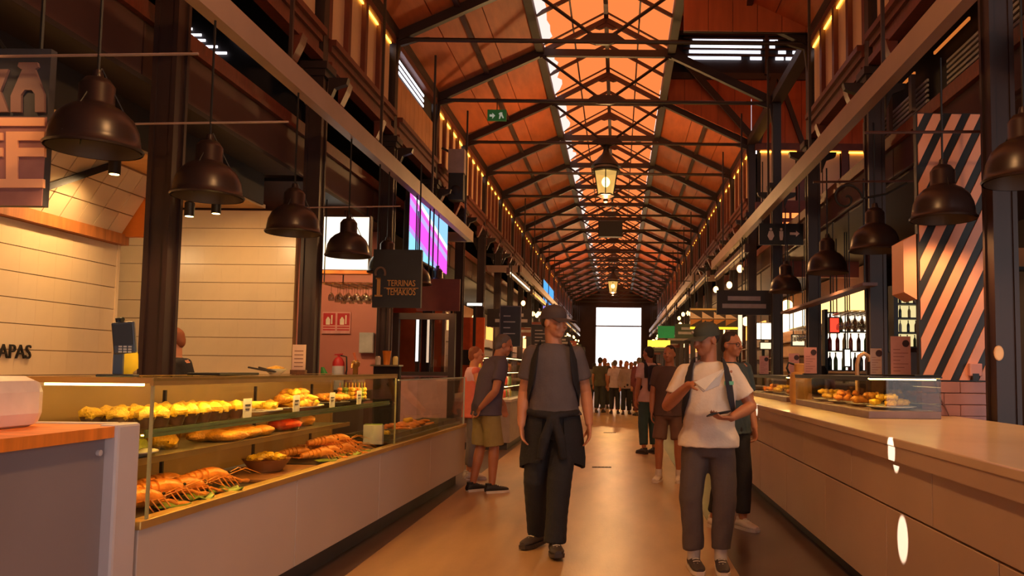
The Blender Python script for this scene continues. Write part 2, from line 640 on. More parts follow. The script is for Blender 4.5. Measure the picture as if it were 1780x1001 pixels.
# --- raised cross gable on the bar side: board wall with a daylight louvre
cg = struct('wall_cross_gable')
yy = 17.0
for k in range(15):
    x0 = XM + CH + .1 + k * .36
    if x0 > 2.6:
        MB().box(x0 + .004, yy, 6.2, x0 + .356, yy + .03, 7.6).build('wall_board', board, cg)
    else:
        za, zb = 6.26 + max(0, (2.84 - x0) * .46), 6.26 + max(0, (2.84 - x0 - .36) * .46)
        MB().prism([(x0 + .004, za), (x0 + .356, zb), (x0 + .356, 7.6), (x0 + .004, 7.6)], (0, yy, 0), (1, 0, 0), (0, 0, 1), (0, 1, 0), .03).build('wall_board', board, cg)
        MB().prism([(x0, za), (x0 + .36, zb), (x0 + .36, 7.6), (x0, 7.6)], (0, yy + .035, 0), (1, 0, 0), (0, 0, 1), (0, 1, 0), .02).build('board_backing', dark, cg)
    MB().box(x0 + .004, yy, 8.62, x0 + .356, yy + .03, 9.0).build('wall_board', board, cg)
MB().box(2.95, yy + .05, 4.0, 6.5, yy + .09, 6.3).box(2.84, yy + .05, 6.2, 6.5, yy + .09, 9.0).box(XM + CH, yy + .05, 7.2, 2.84, yy + .09, 9.0).build('wall_back', dark, cg)
MB().box(XM + CH, yy - .03, 7.6, 4.2, yy + .02, 7.74).box(XM + CH, yy - .03, 8.56, 4.2, yy + .02, 8.66).build('louvre_frame', steel_dk, cg)
MB().box(3.1, yy - .06, 7.7, 3.18, yy - .01, 8.6).build('louvre_post', steel_dk, cg)
for py, segs in ((50, ((1217, 1312),)), (57, ((1310, 1326),)), (71, ((1204, 1326), (1338, 1352))), (81, ((1200, 1324), (1338, 1347))),
                 (90, ((1198, 1322), (1353, 1366), (1378, 1396))), (101, ((1196, 1288), (1304, 1324), (1348, 1362), (1366, 1392)))):
    z = at(1260, py, yy).z
    MB().box(1.35, yy - .03, z + .035, 4.1, yy + .02, z + .075).build('louvre_slat', steel_dk, cg)
    for xa, xb in segs:
        MB().box(at(xa, py, yy).x, yy, z - .03, at(xb, py, yy).x, yy + .01, z + .03).build('louvre_slit', led_white, cg)
MB().box(XM + CH, 11.7, 9.0, 7.0, 17.2, 9.06).build('gable_ceiling', board, cg)
for k in range(4):
    MB().box(1.6 + 1.2 * k, 12.6, 8.97, 2.7 + 1.2 * k, 15.4, 8.985).build('roof_pane', skypane, cg)
for k in range(16):
    MB().box(XM + CH + .36 * k, 11.50, 6.3, XM + CH + .36 * k + .352, 11.54, 9.0).build('wall_board', board, cg)
MB().box(XM + CH - .05, 11.6, 7.26, XM + CH, 17.2, 9.0).box(XM + CH, 11.56, 6.3, 7.0, 11.6, 9.0).box(6.9, 11.6, 5.9, 7.0, 17.2, 9.0).build('gable_side', dark, cg)
MB().box(2.9, yy - .06, 6.05, 6.5, yy + .02, 6.2).box(2.9, yy - .06, 4.75, 6.5, yy + .02, 4.92).build('rail', redwood, cg)
MB().bar((2.95, yy - .06, 6.2), (3.3, yy - .06, 7.65), .06, .14).build('gable_brace', steel_dk, cg)
MB().bar((3.9, yy - .06, 6.2), (3.4, yy - .06, 7.65), .06, .10).build('gable_brace', steel_dk, cg)
MB().bar((2.84, yy - .06, 6.3), (1.0, yy - .06, 8.4), .06, .14).build('gable_brace', steel_dk, cg)
for k in range(4):
    x0 = 3.02 + .95 * k
    MB().box(x0, yy, 4.92, x0 + .36, yy + .01, 6.05).build('opal_panel', opal, cg)
    MB().box(x0 + .38, yy, 4.92, x0 + .74, yy + .01, 6.05).build('opal_panel', opal, cg)
    MB().box(x0 - .02, yy - .035, 6.0, x0 + .76, yy - .01, 6.03).build('led_strip', led_gold, cg)
    MB().box(x0 + .77, yy - .05, 4.9, x0 + .92, yy + .02, 6.1).build('mullion', redwood, cg)

# --- fascia over the stalls, behind the columns
def fascia(side, x, z0, z1):
    n = 'left' if side < 0 else 'right'
    w = struct('trim_fascia_' + n)
    for a, b in zip(([-2.4] if side < 0 else []) + [0.3] + BAYS[:-1], ([0.3] if side < 0 else []) + BAYS):
        MB().box(x, a + .01, z0, x + .05 * side, b - .01, z1).build('fascia_panel', fasc, w)
        MB().box(x - .05 * side, a, z1, x + .06 * side, b, z1 + .05).box(x - .02 * side, a, z1 + .05, x + .06 * side, b, z1 + .16).build('cornice', redwood, w)
    return w
fascia(-1, -3.62, 3.5, 3.93)
fascia(1, 3.05, 3.5, 3.82)
# unseen glazed entrance behind the photographer, added for cool light from the bar side
ge = struct('window_added_5')
for y in (-5.0, -3.0, -1.0, 0.95):
    MB().box(XR + .28, y - .05, 0, XR + .36, y + .05, 6.2).build('window_frame', steel_dk, ge)
MB().box(XR + .28, -5.0, 3.4, XR + .36, .95, 3.5).build('transom', steel_dk, ge)
for a, b in ((-4.95, -3.05), (-2.95, -1.05), (-.95, .9)):
    MB().box(XR + .31, a, .05, XR + .32, b, 3.4).build('pane', panegl, ge)
    MB().box(XR + .30, a - .05, 3.5, XR + .34, b + .05, 6.25).build('upper_panel', fasc, ge)  # closed above to keep the added daylight off the upper hall
# dark soffits over the stalls
o = MB().box(-7.5, -5, 3.46, -3.6, 8.9, 3.5).box(-4.02, 3, 3.12, -3.98, 8.9, 3.5).box(-7.5, 9.2, 3.46, -3.6, 58, 3.5).build('ceiling_stall_left', dark); o['kind'] = 'structure'
o = MB().box(3.1, 1.0, 3.46, 7.3, 58, 3.5).build('ceiling_stall_right', M('soffit_right', (60, 34, 28), .6)); o['kind'] = 'structure'

# --- daylight louvres seen between fascia and clerestory (tiled stall side)
lv = struct('window_3')
MB().box(-7.5, 9.06, 4.1, -3.6, 9.1, 5.9).build('louvre_wall', dark, lv)
for (x0, x1, y) in ((321, 333, 49), (320, 349, 59.5), (330, 356, 69), (340, 377, 80), (356, 393, 91), (403, 428, 45), (401, 437, 65), (412, 434, 75), (426, 435, 86)):
    a, b = at(x0, y + 2, 9.03), at(x1, y - 1, 9.03)
    MB().box(a.x, 9.04, a.z, b.x, 9.05, b.z + .004).build('louvre_slit', led_white, lv)
# slatted daylight band on the bar side
lv = struct('window_4')
for k in range(6):
    z = 4.40 + .06 * k
    MB().bar((3.55, 4.6, z), (3.55, 8.55, z), .02, .03).build('louvre_slat', white_louvre, lv)
    MB().bar((3.55, 9.1, z), (3.55, 11.5, z), .02, .03).build('louvre_slat', white_louvre, lv)
for y in (5.2, 6.0, 6.7, 7.3, 9.4, 10.2, 10.6, 11.2):
    MB().box(3.45, y - .05, 4.42, 3.5, y + .05, 4.86).build('louvre_post', cream, lv)
MB().box(3.6, 4.4, 4.1, 3.64, 11.7, 5.9).build('louvre_back', dark, lv)
for y0, y1 in ((5.0, 6.6), (6.9, 7.3), (7.9, 8.8), (9.4, 9.9), (10.6, 11.2)):
    MB().box(3.5, y0, 4.88, 3.52, y1, 4.91).build('led_strip', EM('led_orange', (255, 140, 60), .6), lv)

# --- cream hanging frames carrying the pendant lamps
def frame(label, x, y0, y1, xe, z=3.78, endn=False):
    t = thing('hanging_beam_frame', label, 'beam', (x, y0, z), 0)
    MB().box(-.05, 0, 0, .05, y1 - y0, .2).build('long_beam', cream, t)
    MB().box(0, y1 - y0 - .1, 0, xe - x, y1 - y0, .18).build('cross_beam', cream, t)
    if endn:
        MB().box(0, 0, 0, xe - x, .1, .18).build('cross_beam', cream, t)
    y = y0 + 1
    while y < y1:
        MB().bar((0, y - y0, .2), (0, y - y0, 6.2 - z), .03, .03).build('hanger_rod', steel_dk, t)
        y += 2.7
    return t
frame('cream painted steel beam frame hanging above the glass food counter', -2.9, 0.5, 15.6, -4.8)
frame('cream painted steel beam frame hanging over the marble bar', 2.3, 0.5, 19.5, 4.2)
frame('cream steel beam frame hanging over the farther stalls on the tiled stall side', -2.7, 21.8, 56, -4.2, 3.95, True)
frame('cream steel beam frame hanging over the farther stalls on the marble bar side', 2.2, 23.5, 56, 4.2, 3.95, True)

# ================================================================== tiled stall side
tile = M('cream_tile', (226, 200, 158), 0.28, 0, 0.06, 2.5)
grout = M('tile_grout', (150, 110, 74), 0.8)
white_lam = M('white_laminate', (196, 184, 184), 0.42, 0, 0.06, 2)
grey_lam = M('grey_laminate', (134, 122, 126), 0.5, 0, 0.08, 1.5)
orange_wood = M('honey_wood', (226, 128, 40), 0.55, 0, 0.2, 3, stretch=(1, 8, 1))
panel_w = M('counter_front', (190, 172, 160), 0.38, 0, 0.05, 1.2)
plinth_m = M('plinth', (62, 52, 50), 0.5)
brass = M('brass_trim', (206, 168, 96), 0.3, 0.6, 0.1, 5)
brownbk = M('case_back', (160, 120, 66), 0.4, 0, 0.2, 2)
steel_tray = M('steel_tray', (150, 140, 120), 0.3, 0.7, 0.1, 4)
dark_tray = M('dark_tray', (60, 50, 40), 0.45)
gl = GLASS('case_glass', (0.96, 0.97, 0.93), 0.0)
shelfgl = GLASS('shelf_glass', (0.80, 0.86, 0.74), 0.15)
led_case = EM('led_case', (255, 200, 104), 55.0)
greenedge = M('glass_edge', (118, 130, 84), 0.2, 0, 0.1, 6)
gold = M('gold_letter', (196, 140, 70), 0.4, 0.2)

# --- tiled walls
def tile_wall(name, o, u, n, W, Hh, ts, trim_top=None):
    """o lower corner, u along, n normal towards the viewer"""
    w = struct(name)
    o, u, n = Vector(o), Vector(u).normalized(), Vector(n).normalized()
    up = Vector((0, 0, 1))
    MB().prism([(0, 0), (W, 0), (W, Hh), (0, Hh)], o - n * .08, u, up, n, .07).build('wall_core', grout, w)
    g = .0035
    me = None
    ang = math.atan2(u.y, u.x)
    h_ = .0003
    me = MB().prism([(h_, g), (ts - h_, g), (ts - h_, ts - g), (h_, ts - g)], (0, 0, 0), (1, 0, 0), (0, 0, 1), (0, -1, 0), .012).mesh('tile', tile)
    # local +x along u, local -y towards n
    flip = (Matrix.Rotation(ang, 3, 'Z') @ Vector((0, -1, 0))).dot(n) < 0
    z = 0
    while z + ts <= Hh + 1e-3:
        x = 0
        while x + ts <= W + 1e-3:
            if o.z + z > 0.75:
                p = o + u * x + up * z - n * .01
                put(me, 'tile', w, p if not flip else p + n * .0, (0, 0, ang), (1, -1, 1) if flip else None)
            x += ts
        z += ts
    return w
TS = .205
tile_wall('wall_tiled_back', (-6.1, 9.0, 0), (1, 0, 0), (0, -1, 0), 2.47, 3.08, TS)
lw = tile_wall('wall_tiled_side', (-4.78, 3.1, 0), (0, 1, 0), (1, 0, 0), 4.51, 2.46, TS)
MB().box(-4.86, 3.0, 2.46, -4.70, 7.66, 2.56).build('cap_moulding', M('cap_wood', (176, 108, 54), .5, 0, .2, 3, stretch=(1, 8, 1)), lw)
MB().box(-4.84, 7.61, 0, -4.77, 7.65, 2.46).build('end_strip', tile, lw)
# stall ceiling and sloping tiled hood
cs = MB().box(-7.4, 3.0, 3.10, -4.0, 9.0, 3.14).build('ceiling_stall_tiled', M('warm_ceiling', (206, 168, 116), .6)); cs['kind'] = 'structure'
hd = thing('extractor_hood', 'sloping cream tiled hood above the low tiled wall', 'hood', (-4.74, 5.0, 2.56))
MB().add([(0, 0, 0), (0, 2.6, 0), (.32, 2.6, .54), (.32, 0, .54), (-.5, 0, 0), (-.5, 2.6, 0), (-.5, 2.6, .54), (-.5, 0, .54)],
         [(0, 1, 2, 3), (4, 7, 6, 5), (0, 4, 5, 1), (3, 2, 6, 7), (1, 5, 6, 2), (0, 3, 7, 4)]).build('hood_body', grout, hd)
hn = Vector((.54, 0, -.32)).normalized(); hu = Vector((.32, 0, .54)).normalized()
for i in range(12):
    for j in range(3):
        MB().prism([(i * .215 + .01, j * .205 + .005), (i * .215 + .215, j * .205 + .005), (i * .215 + .215, j * .205 + .2), (i * .215 + .01, j * .205 + .2)],
                   (0, 0, 0), (0, 1, 0), hu, hn, .012).build('tile', tile, hd)
MB().box(-.02, 2.6, -.02, .36, 2.66, .54).build('end_board', orange_wood, hd)
MB().bar((.02, 1.1, .0), (.34, 1.9, .5), .07, .05).build('brace', black, hd)
# wall lettering
me = text_mesh('TAPAS', .16, black, .006, 'RIGHT', .95)
o = put(me, 'wall_lettering', None, at(48, 613, 6.55) , (PI / 2, 0, PI / 2))
o.location.x = -4.765
tag(o, 'black capital letters on the low tiled wall', 'lettering')

# ceiling spots over the stall
def can_spot(label, loc, target, e=60, group=None, top=3.1):
    t = thing('spotlight', label, 'lamp', loc, 0, group)
    MB().lathe([(.045, 0), (.045, .13), (.035, .14)], 14).build('can', black, t, True)
    MB().lathe([(.036, -.002), (.036, .004)], 14).build('lens', EM('spot_lens', (255, 214, 140), 14), t, True)
    MB().tube([(0, 0, .14), (0, 0, top - loc[2])], .012, 6).build('stem', black, t)
    l = add_light('spot_light', 'SPOT', (0, 0, -.02), e, WARM2, t, None, spot_size=2.3, spot_blend=.8, shadow_soft_size=.05)
    d = Vector(target) - Vector(loc)
    l.rotation_euler = d.to_track_quat('-Z', 'Y').to_euler()
    return t
g = 'black can spotlights over the tiled stall'
for (px, py, Y, tg) in ((329, 376, 7.7, (-4.4, 9, 1.5)), (447, 372, 8.0, (-3.9, 9, 1.7)), (28, 392, 6.8, (-4.7, 6.4, 1.2)), (60, 376, 7.6, (-5.2, 9, 1.8))):
    p = at(px, py, Y)
    p.x = min(p.x, -4.05)
    can_spot('black can spotlight hanging over the tiled stall', (p.x, p.y, min(p.z, 2.92)), tg, 28, g)
for (x, y) in ((-4.2, 6.6), (-4.2, 4.9), (-4.2, 3.6)):
    can_spot('black can spotlight hanging over the tiled stall', (x, y, 2.9), (x - .55, y, 1.7), 85, g)

# --- long counter with the food cases
ang = -math.atan2(.18, 6.0)
C0 = Vector((-1.93, 3.3, 0))
ct = thing('food_counter', 'long pale panelled food counter with dark plinth below the glass cases', 'counter', C0, ang)
for k in range(4):
    MB().box(-.045, k * 1.51 + .004, .15, 0, (k + 1) * 1.51 - .004, .655).build('front_panel', panel_w, ct, bevel=.003)
MB().box(-.75, .0, .15, -.05, 6.04, .63).build('carcass', panel_w, ct)
MB().box(-.70, .02, 0, -.09, 6.0, .15).build('plinth', plinth_m, ct)
MB().box(-.06, 0, .655, .012, 6.04, .69).build('top_rail', brass, ct, bevel=.004)
MB().box(-.72, 0.02, .63, -.06, 6.02, .665).build('deck', dark_tray, ct)
MB().box(-.045, 6.04, .15, -.75, 6.06, .655).build('end_panel', panel_w, ct)
def L(x, y, z):
    return ct.matrix_basis @ Vector((x, y, z))
bpy.context.view_layer.update()

gc = thing('glass_display_case', 'tall two-shelf glass case lit inside and filled with fried food', 'display case', L(0, .06, .69), ang)
D, LN, HH = .54, 3.32, .565
MB().box(-.006, 0, 0, 0, LN, HH).build('front_glass', gl, gc)
MB().box(-D, 0, 0, 0, .006, HH).build('end_glass', gl, gc)
MB().box(-D, LN - .006, 0, 0, LN, HH).build('end_glass', gl, gc)
MB().box(-D, -.01, HH, .01, LN + .01, HH + .012).build('top_glass', GLASS('top_glass', (.85, .88, .8), .2), gc)
MB().box(-.010, -.01, HH - .020, .004, LN + .01, HH + .014).box(-D - .01, -.01, HH - .01, -D + .01, LN + .01, HH + .014).box(-D, -.012, HH - .01, 0, .006, HH + .014).build('top_frame', brass, gc)
for y in (0, LN):
    MB().box(-.008, y - .006, 0, .002, y + .006, HH).build('corner_post', M('post_glass', (170, 160, 110), .2), gc)
    MB().box(-D - .004, y - .012, 0, -D + .014, y + .012, HH).build('corner_post', brass, gc)
MB().box(-D - .005, 0, 0, -D, LN, HH * .95).build('sliding_back', brownbk, gc)
MB().box(-.050, .05, HH - .010, -.022, LN - .05, HH - .004).build('led_strip', led_case, gc)
MB().box(-D + .06, .02, HH - .022, -.06, .035, HH - .012).build('led_strip', EM('led_end', (255, 206, 120), 14), gc)
MB().box(-.075, .05, .333, -.06, LN - .05, .338).build('led_strip', EM('led_shelf', (255, 190, 90), 26.0), gc)
MB().box(-.082, .045, .339, -.044, LN - .045, .344).build('led_channel', brass, gc)
s1 = MB().box(-.46, .03, .345, -.05, LN - .03, .357).build('shelf', shelfgl, gc)
MB().box(-.05, .03, .326, -.044, LN - .03, .360).build('shelf_edge', greenedge, s1)
s2 = MB().box(-.50, .03, .215, -.07, 2.45, .235).build('shelf', steel_tray, gc)
MB().box(-.12, .06, .206, -.10, 2.42, .213).build('led_strip', MATS['led_shelf'], gc)  # extra strip added below the lower shelf to brighten the deck
MB().box(-.07, .03, .212, -.062, 2.45, .24).build('shelf_edge', brass, s2)
for y in (.9, 1.9, 2.8):
    MB().bar((-.49, y, .33), (-.12, y, .34), .01, .02).bar((-.49, y, 0), (-.49, y, .5), .015, .015).build('shelf_bracket', dark, gc)

lc = thing('glass_display_case', 'low frameless glass case over steel trays at the counter end', 'display case', L(0, 3.44, .69), ang)
LN2, H2 = 2.5, .525
MB().box(-.006, 0, 0, 0, LN2, H2).build('front_glass', gl, lc)
MB().box(-D, LN2 - .006, 0, 0, LN2, H2).build('end_glass', gl, lc)
MB().box(-D, 0, 0, 0, .006, H2).build('end_glass', gl, lc)
MB().box(-D, 0, H2, 0.004, LN2, H2 + .006).build('top_glass', gl, lc)
MB().box(-.008, 0, H2 - .004, .006, LN2, H2 + .008).box(-.008, LN2 - .008, 0, .006, LN2 + .004, H2).build('glass_edge', M('edge_bright', (190, 196, 180), .15), lc)
MB().box(-.50, .03, .005, -.03, LN2 - .03, .03).build('tray_bed', steel_tray, lc)
for k in range(4):
    y0 = .06 + k * .6
    t = MB().box(-.46, y0, .03, -.07, y0 + .55, .036)
    for b in ((-.46, y0, .03, -.45, y0 + .55, .07), (-.08, y0, .03, -.07, y0 + .55, .07), (-.46, y0, .03, -.07, y0 + .01, .07), (-.46, y0 + .54, .03, -.07, y0 + .55, .07)):
        t.box(*b)
    t.build('tray', steel_tray, lc)

# ---------- food
yel = M('fried_yellow', (236, 176, 40), 0.4, 0, 0.35, 25, 0.4)
gold_f = M('fried_gold', (216, 140, 36), 0.45, 0, 0.35, 30, 0.5)
orng = M('shell_orange', (238, 138, 50), 0.32, 0, 0.3, 20, 0.25)
brown = M('cup_brown', (96, 58, 34), 0.6, 0, 0.3, 30)
plate_m = M('white_plate', (220, 210, 196), 0.25)
red_f = M('tomato_red', (206, 60, 28), 0.4, 0, 0.3, 30, 0.3)
leaf_m = M('salad_leaf', (130, 150, 50), 0.5, 0, 0.3, 14, 0.3)
card_m = M('card', (214, 200, 186), 0.6)

def lump(mb, c, r, seed, rough=.18):
    rr = random.Random(seed)
    base = len(mb.v)
    mb.ell(c, r, Matrix.Rotation(rr.uniform(0, 6.28), 3, 'Z'), 12, 8)
    c = Vector(c)
    ph = [rr.uniform(0, 6.28) for _ in range(6)]
    for i in range(base, len(mb.v)):
        p = Vector(mb.v[i]) - c
        q = Vector((p.x / r[0], p.y / r[1], p.z / r[2]))
        k = 1 + rough * (math.sin(3 * q.x + ph[0]) * math.sin(4 * q.y + ph[1]) + .5 * math.sin(7 * q.z + 5 * q.x + ph[2]))
        mb.v[i] = tuple(c + p * k)
    return mb

def cup(seed):
    t = thing('stuffed_pastry', 'golden stuffed pastry in a brown paper cup on the glass shelf', 'pastry', (0, 0, 0), 0, 'pastries in paper cups on the glass shelf')
    MB().lathe([(.028, 0), (.042, .045), (.044, .047), (.04, .044)], 16).build('paper_cup', brown, t, True)
    lump(MB(), (0, 0, .055), (.044, .044, .034), seed).build('filling', yel, t, True)
    return t
cups = [cup(1), cup(2), cup(3)]
n = 0
for y in np.arange(.16, .98, .108):
    for x in (-.12, -.24, -.36):
        o = cups[n] if n < 3 else copy_tree(cups[n % 3])
        o.location = L(x + random.uniform(-.012, .012), .06 + y + random.uniform(-.012, .012), .69 + .358)
        o.rotation_euler.z = random.uniform(0, 6)
        n += 1

def plate(label, x, y, z, rx, ry, mat=plate_m, group=None, nm='serving_plate'):
    b = MB()
    b.loft([((0, 0, 0), (rx * .6, 0, 0), (0, ry * .6, 0)), ((0, 0, .006), (rx * .7, 0, 0), (0, ry * .7, 0)), ((0, 0, .022), (rx, 0, 0), (0, ry, 0)),
            ((0, 0, .026), (rx, 0, 0), (0, ry, 0)), ((0, 0, .012), (rx * .7, 0, 0), (0, ry * .7, 0))], 24)
    o = b.build(nm, mat, None, True, loc=L(x, y, z))
    o.rotation_euler.z = ang
    return tag(o, label, 'plate', group)

def scatter(name, label, cat, group, mesh_fn, pts, variants=3):
    ms = [mesh_fn(k) for k in range(variants)]
    for k, (p, rz, s) in enumerate(pts):
        o = put(ms[k % variants], name, None, p, (0, 0, rz), (s, s, s))
        tag(o, label, cat, group)

ZS = .69 + .358
plate('oval white plate of golden omelette slices on the glass shelf', -.2, 1.30, ZS, .16, .24)
def wedge(k):
    mb = MB()
    a0, a1, r = -.42, .42, .115
    poly = [(0, 0)] + [(r * math.cos(a0 + (a1 - a0) * i / 5), r * math.sin(a0 + (a1 - a0) * i / 5)) for i in range(6)]
    mb.prism(poly, (0, 0, 0), (1, 0, 0), (0, 1, 0), (0, 0, 1), .035)
    return mb.mesh('omelette_slice', yel, True)
pts = []
for k in range(7):
    a = k * 2 * PI / 7
    pts.append((L(-.2 + .03 * math.cos(a), 1.30 + .05 * math.sin(a), ZS + .03 + .002 * k), a + ang, 1.0))
scatter('omelette_slice', 'golden omelette slice on the oval plate', 'food', 'omelette slices on the oval plate', wedge, pts, 1)

plate('long white plate heaped with yellow fried fritters on the glass shelf', -.2, 1.86, ZS, .17, .30)
def frit(k):
    return lump(MB(), (0, 0, 0), (.05, .036, .024), 40 + k, .3).mesh('fritter', yel if k % 2 else gold_f, True)
rr = random.Random(5)
pts = []
for lay, cnt in ((0, 16), (1, 10), (2, 5)):
    for k in range(cnt):
        a = rr.uniform(0, 6.28); q = math.sqrt(rr.uniform(0, 1)) * (1 - .25 * lay)
        pts.append((L(-.2 + .11 * q * math.cos(a), 1.86 + .23 * q * math.sin(a), ZS + .04 + .033 * lay), rr.uniform(0, 6), 1.0))
scatter('fritter', 'yellow fried fritter in the heap on the long plate', 'food', 'fritters heaped on the long plate', frit, pts, 4)

plate('dark round plate of fried rolls on the glass shelf', -.22, 2.48, ZS, .15, .20, dark_tray)
def roll(k):
    return MB().tube([(-.055, 0, 0), (-.045, 0, 0), (0, 0, .01), (.045, 0, 0), (.055, 0, 0)], [.008, .02, .024, .02, .008], 10).mesh('fried_roll', gold_f, True)
pts = []
for k in range(12):
    pts.append((L(-.30 + .055 * (k % 4), 2.40 + .07 * (k // 4), ZS + .042 + .012 * (k % 2)), rr.uniform(-.5, .5) + ang, 1.0))
scatter('fried_roll', 'golden fried roll on the dark round plate', 'food', 'fried rolls on the dark plate', roll, pts, 1)
plate('dark oval plate of skewered olives and cheese on the glass shelf', -.22, 2.98, ZS, .13, .16, dark_tray)
def skew(k):
    mb = MB()
    for i in range(3):
        lump(mb, (0, 0, .016 + .03 * i), (.018, .018, .017), 80 + 3 * k + i)
    mb.tube([(0, 0, 0), (0, 0, .13)], .0025, 5)
    return mb.mesh('skewer', (orng, leaf_m, yel)[k % 3], True)
pts = [(L(-.29 + .05 * (k % 4), 2.90 + .06 * (k // 4), ZS + .024), k, 1.0) for k in range(12)]
scatter('skewer', 'small upright snack skewer on the dark oval plate', 'skewer', 'skewers on the dark oval plate', skew, pts, 3)

def price_card(label, p, rz=PI / 2, w=.09, h=.10, group='price cards in the tall glass case'):
    t = thing('price_card', label, 'card', p, rz, group)
    MB().box(-w / 2, -.002, 0, w / 2, .002, h).build('card', card_m, t)
    MB().box(-w * .3, -.004, h * .62, w * .3, -.002, h * .7).box(-w * .3, -.004, h * .42, w * .2, -.002, h * .48).build('print', M('ink', (50, 44, 44)), t)
    return t
for y, gname in ((1.02, 'pastry cups'), (1.63, 'omelette plate'), (2.2, 'fritter plate'), (2.72, 'fried rolls')):
    price_card('small white price card beside the ' + gname, L(-.075, y, ZS), PI / 2 + ang)

# second shelf: tubs and sandwiches
Z2 = .69 + .236
def tub(label, y, mat, w=.16, h=.10, x=-.25, l=.2):
    t = thing('food_tub', label, 'tub', L(x, y, Z2), ang)
    b = MB()
    b.loft([((0, 0, 0), (w * .42, 0, 0), (0, l * .42, 0)), ((0, 0, h), (w * .5, 0, 0), (0, l * .5, 0)), ((0, 0, h), (w * .47, 0, 0), (0, l * .47, 0)), ((0, 0, h * .7), (w * .45, 0, 0), (0, l * .45, 0))], 20)
    b.build('tub_wall', GLASS('tub_plastic', (.9, .82, .66), .1), t, True)
    lump(MB(), (0, 0, h * .42), (w * .42, l * .42, h * .42), int(y * 100)).build('contents', mat, t, True)
    return t
tub('clear tub of yellow sauce on the lower shelf', .55, yel)
tub('clear tub of green salad on the lower shelf', .32, leaf_m)
tub('clear tub of red tomato salad on the lower shelf', 1.75, red_f, .2, .09, -.2, .3)
tub('clear tub of golden croquettes on the lower shelf', 2.15, gold_f, .16, .09)
def sandwich(k):
    mb = MB()
    return lump(mb, (0, 0, .03), (.06, .11, .03), 60 + k, .12).mesh('bread_roll', gold_f, True)
scatter('bread_roll', 'small bread roll lying on the lower shelf', 'bread', 'bread rolls on the lower shelf',
        sandwich, [(L(-.15 - .12 * (k % 2), .95 + .2 * (k // 2), Z2), ang, 1) for k in range(6)])
pl2 = plate('flat pale plate standing at the end of the lower shelf', -.2, .18, Z2, .14, .14)

# deck: langoustines on trays, bowl
def langoustine():
    t = thing('langoustine', '', 'shellfish', (0, 0, 0))
    # tail at -y, head at +y (0.30 long)
    rings = []
    prof = [(-.13, .006), (-.125, .017), (-.108, .019), (-.104, .022), (-.086, .021), (-.082, .025), (-.062, .023), (-.058, .028), (-.038, .026), (-.034, .031), (-.012, .028), (-.008, .034), (.03, .036), (.06, .032), (.09, .021), (.112, .008)]
    for i, (y, r) in enumerate(prof):
        bulge = 1.0
        rings.append(((0, y, .034 + .012 * math.cos((y + .02) * 12)), (r * bulge, 0, 0), (0, 0, r * bulge * .95)))
    MB().loft(rings, 12).build('shell', orng, t, True)
    tf = MB()
    for k in (-1, -.5, 0, .5, 1):
        tf.prism([(0, 0), (-.012 + .02 * k, -.045), (.012 + .026 * k, -.045)], (k * .006, -.125, .028), (1, 0, 0), (0, 1, 0), (0, 0, 1), .004)
    tf.build('tail_fan', orng, t)
    lg = MB()
    for s in (-1, 1):
        for k in range(4):
            y = .0 + .022 * k
            lg.tube([(s * .02, y, .03), (s * .055, y + .01, .04), (s * .075, y + .03, .002)], [.004, .0035, .002], 5)
        lg.tube([(s * .02, .075, .03), (s * .05, .095, .03), (s * .055, .125, .016)], [.005, .006, .005], 6)
        lg.tube([(s * .055, .12, .016), (s * .05, .155, .012), (s * .03, .185, .01)], [.007, .009, .002], 7)
        lg.tube([(s * .008, .10, .04), (s * .02, .17, .06), (s * .03, .24, .03)], [.002, .0015, .001], 4)
    lg.build('legs_and_claws', orng, t, True)
    ey = MB()
    for s in (-1, 1):
        ey.ell((s * .012, .098, .05), (.006, .006, .006), None, 8, 6)
    ey.build('eyes', black, t, True)
    return t
l0 = langoustine()
trayd = MB().box(-.5, 0, 0, -.06, 1.05, .012).build('slate_tray', dark_tray, None, bevel=.004, loc=L(0, .12, .666)); trayd.rotation_euler.z = ang
tag(trayd, 'dark slate tray under the large cooked langoustines near the white cabinet', 'tray')
spots = [(-.20, .27, .9, 0), (-.21, .46, .8, .015), (-.22, .66, .8, 0), (-.22, .90, .7, .015), (-.37, .40, .8, 0), (-.38, .78, .7, 0)]
spots2 = [(-.18, 2.28, 1.1, 0), (-.2, 2.46, .9, 0), (-.16, 2.62, 1.2, 0), (-.2, 2.80, 1.0, 0), (-.38, 2.36, 1.1, 0), (-.38, 2.6, .8, 0), (-.26, 2.55, 1.0, .06), (-.24, 2.74, 1.1, .06)]
for i, (x, y, rz, dz) in enumerate(spots + spots2):
    o = l0 if i == 0 else copy_tree(l0)
    o.location = L(x, y, .678 + dz)
    o.rotation_euler = (0, 0, ang - rz * .55)
    o.scale = (1.32, 1.32, 1.32) if i < len(spots) else (1.12, 1.12, 1.12)
    far = i >= len(spots)
    tag(o, 'large cooked orange langoustine on the near slate tray beside the white cabinet' if not far else 'cooked orange langoustine piled on the tray beyond the bowl', 'shellfish',
        'langoustines on the near slate tray' if not far else 'langoustines on the tray beyond the bowl')
trayd = MB().box(-.5, 0, 0, -.06, .85, .012).build('slate_tray', dark_tray, None, bevel=.004, loc=L(0, 2.12, .666)); trayd.rotation_euler.z = ang
tag(trayd, 'dark slate tray under the pile of langoustines beyond the bowl', 'tray')
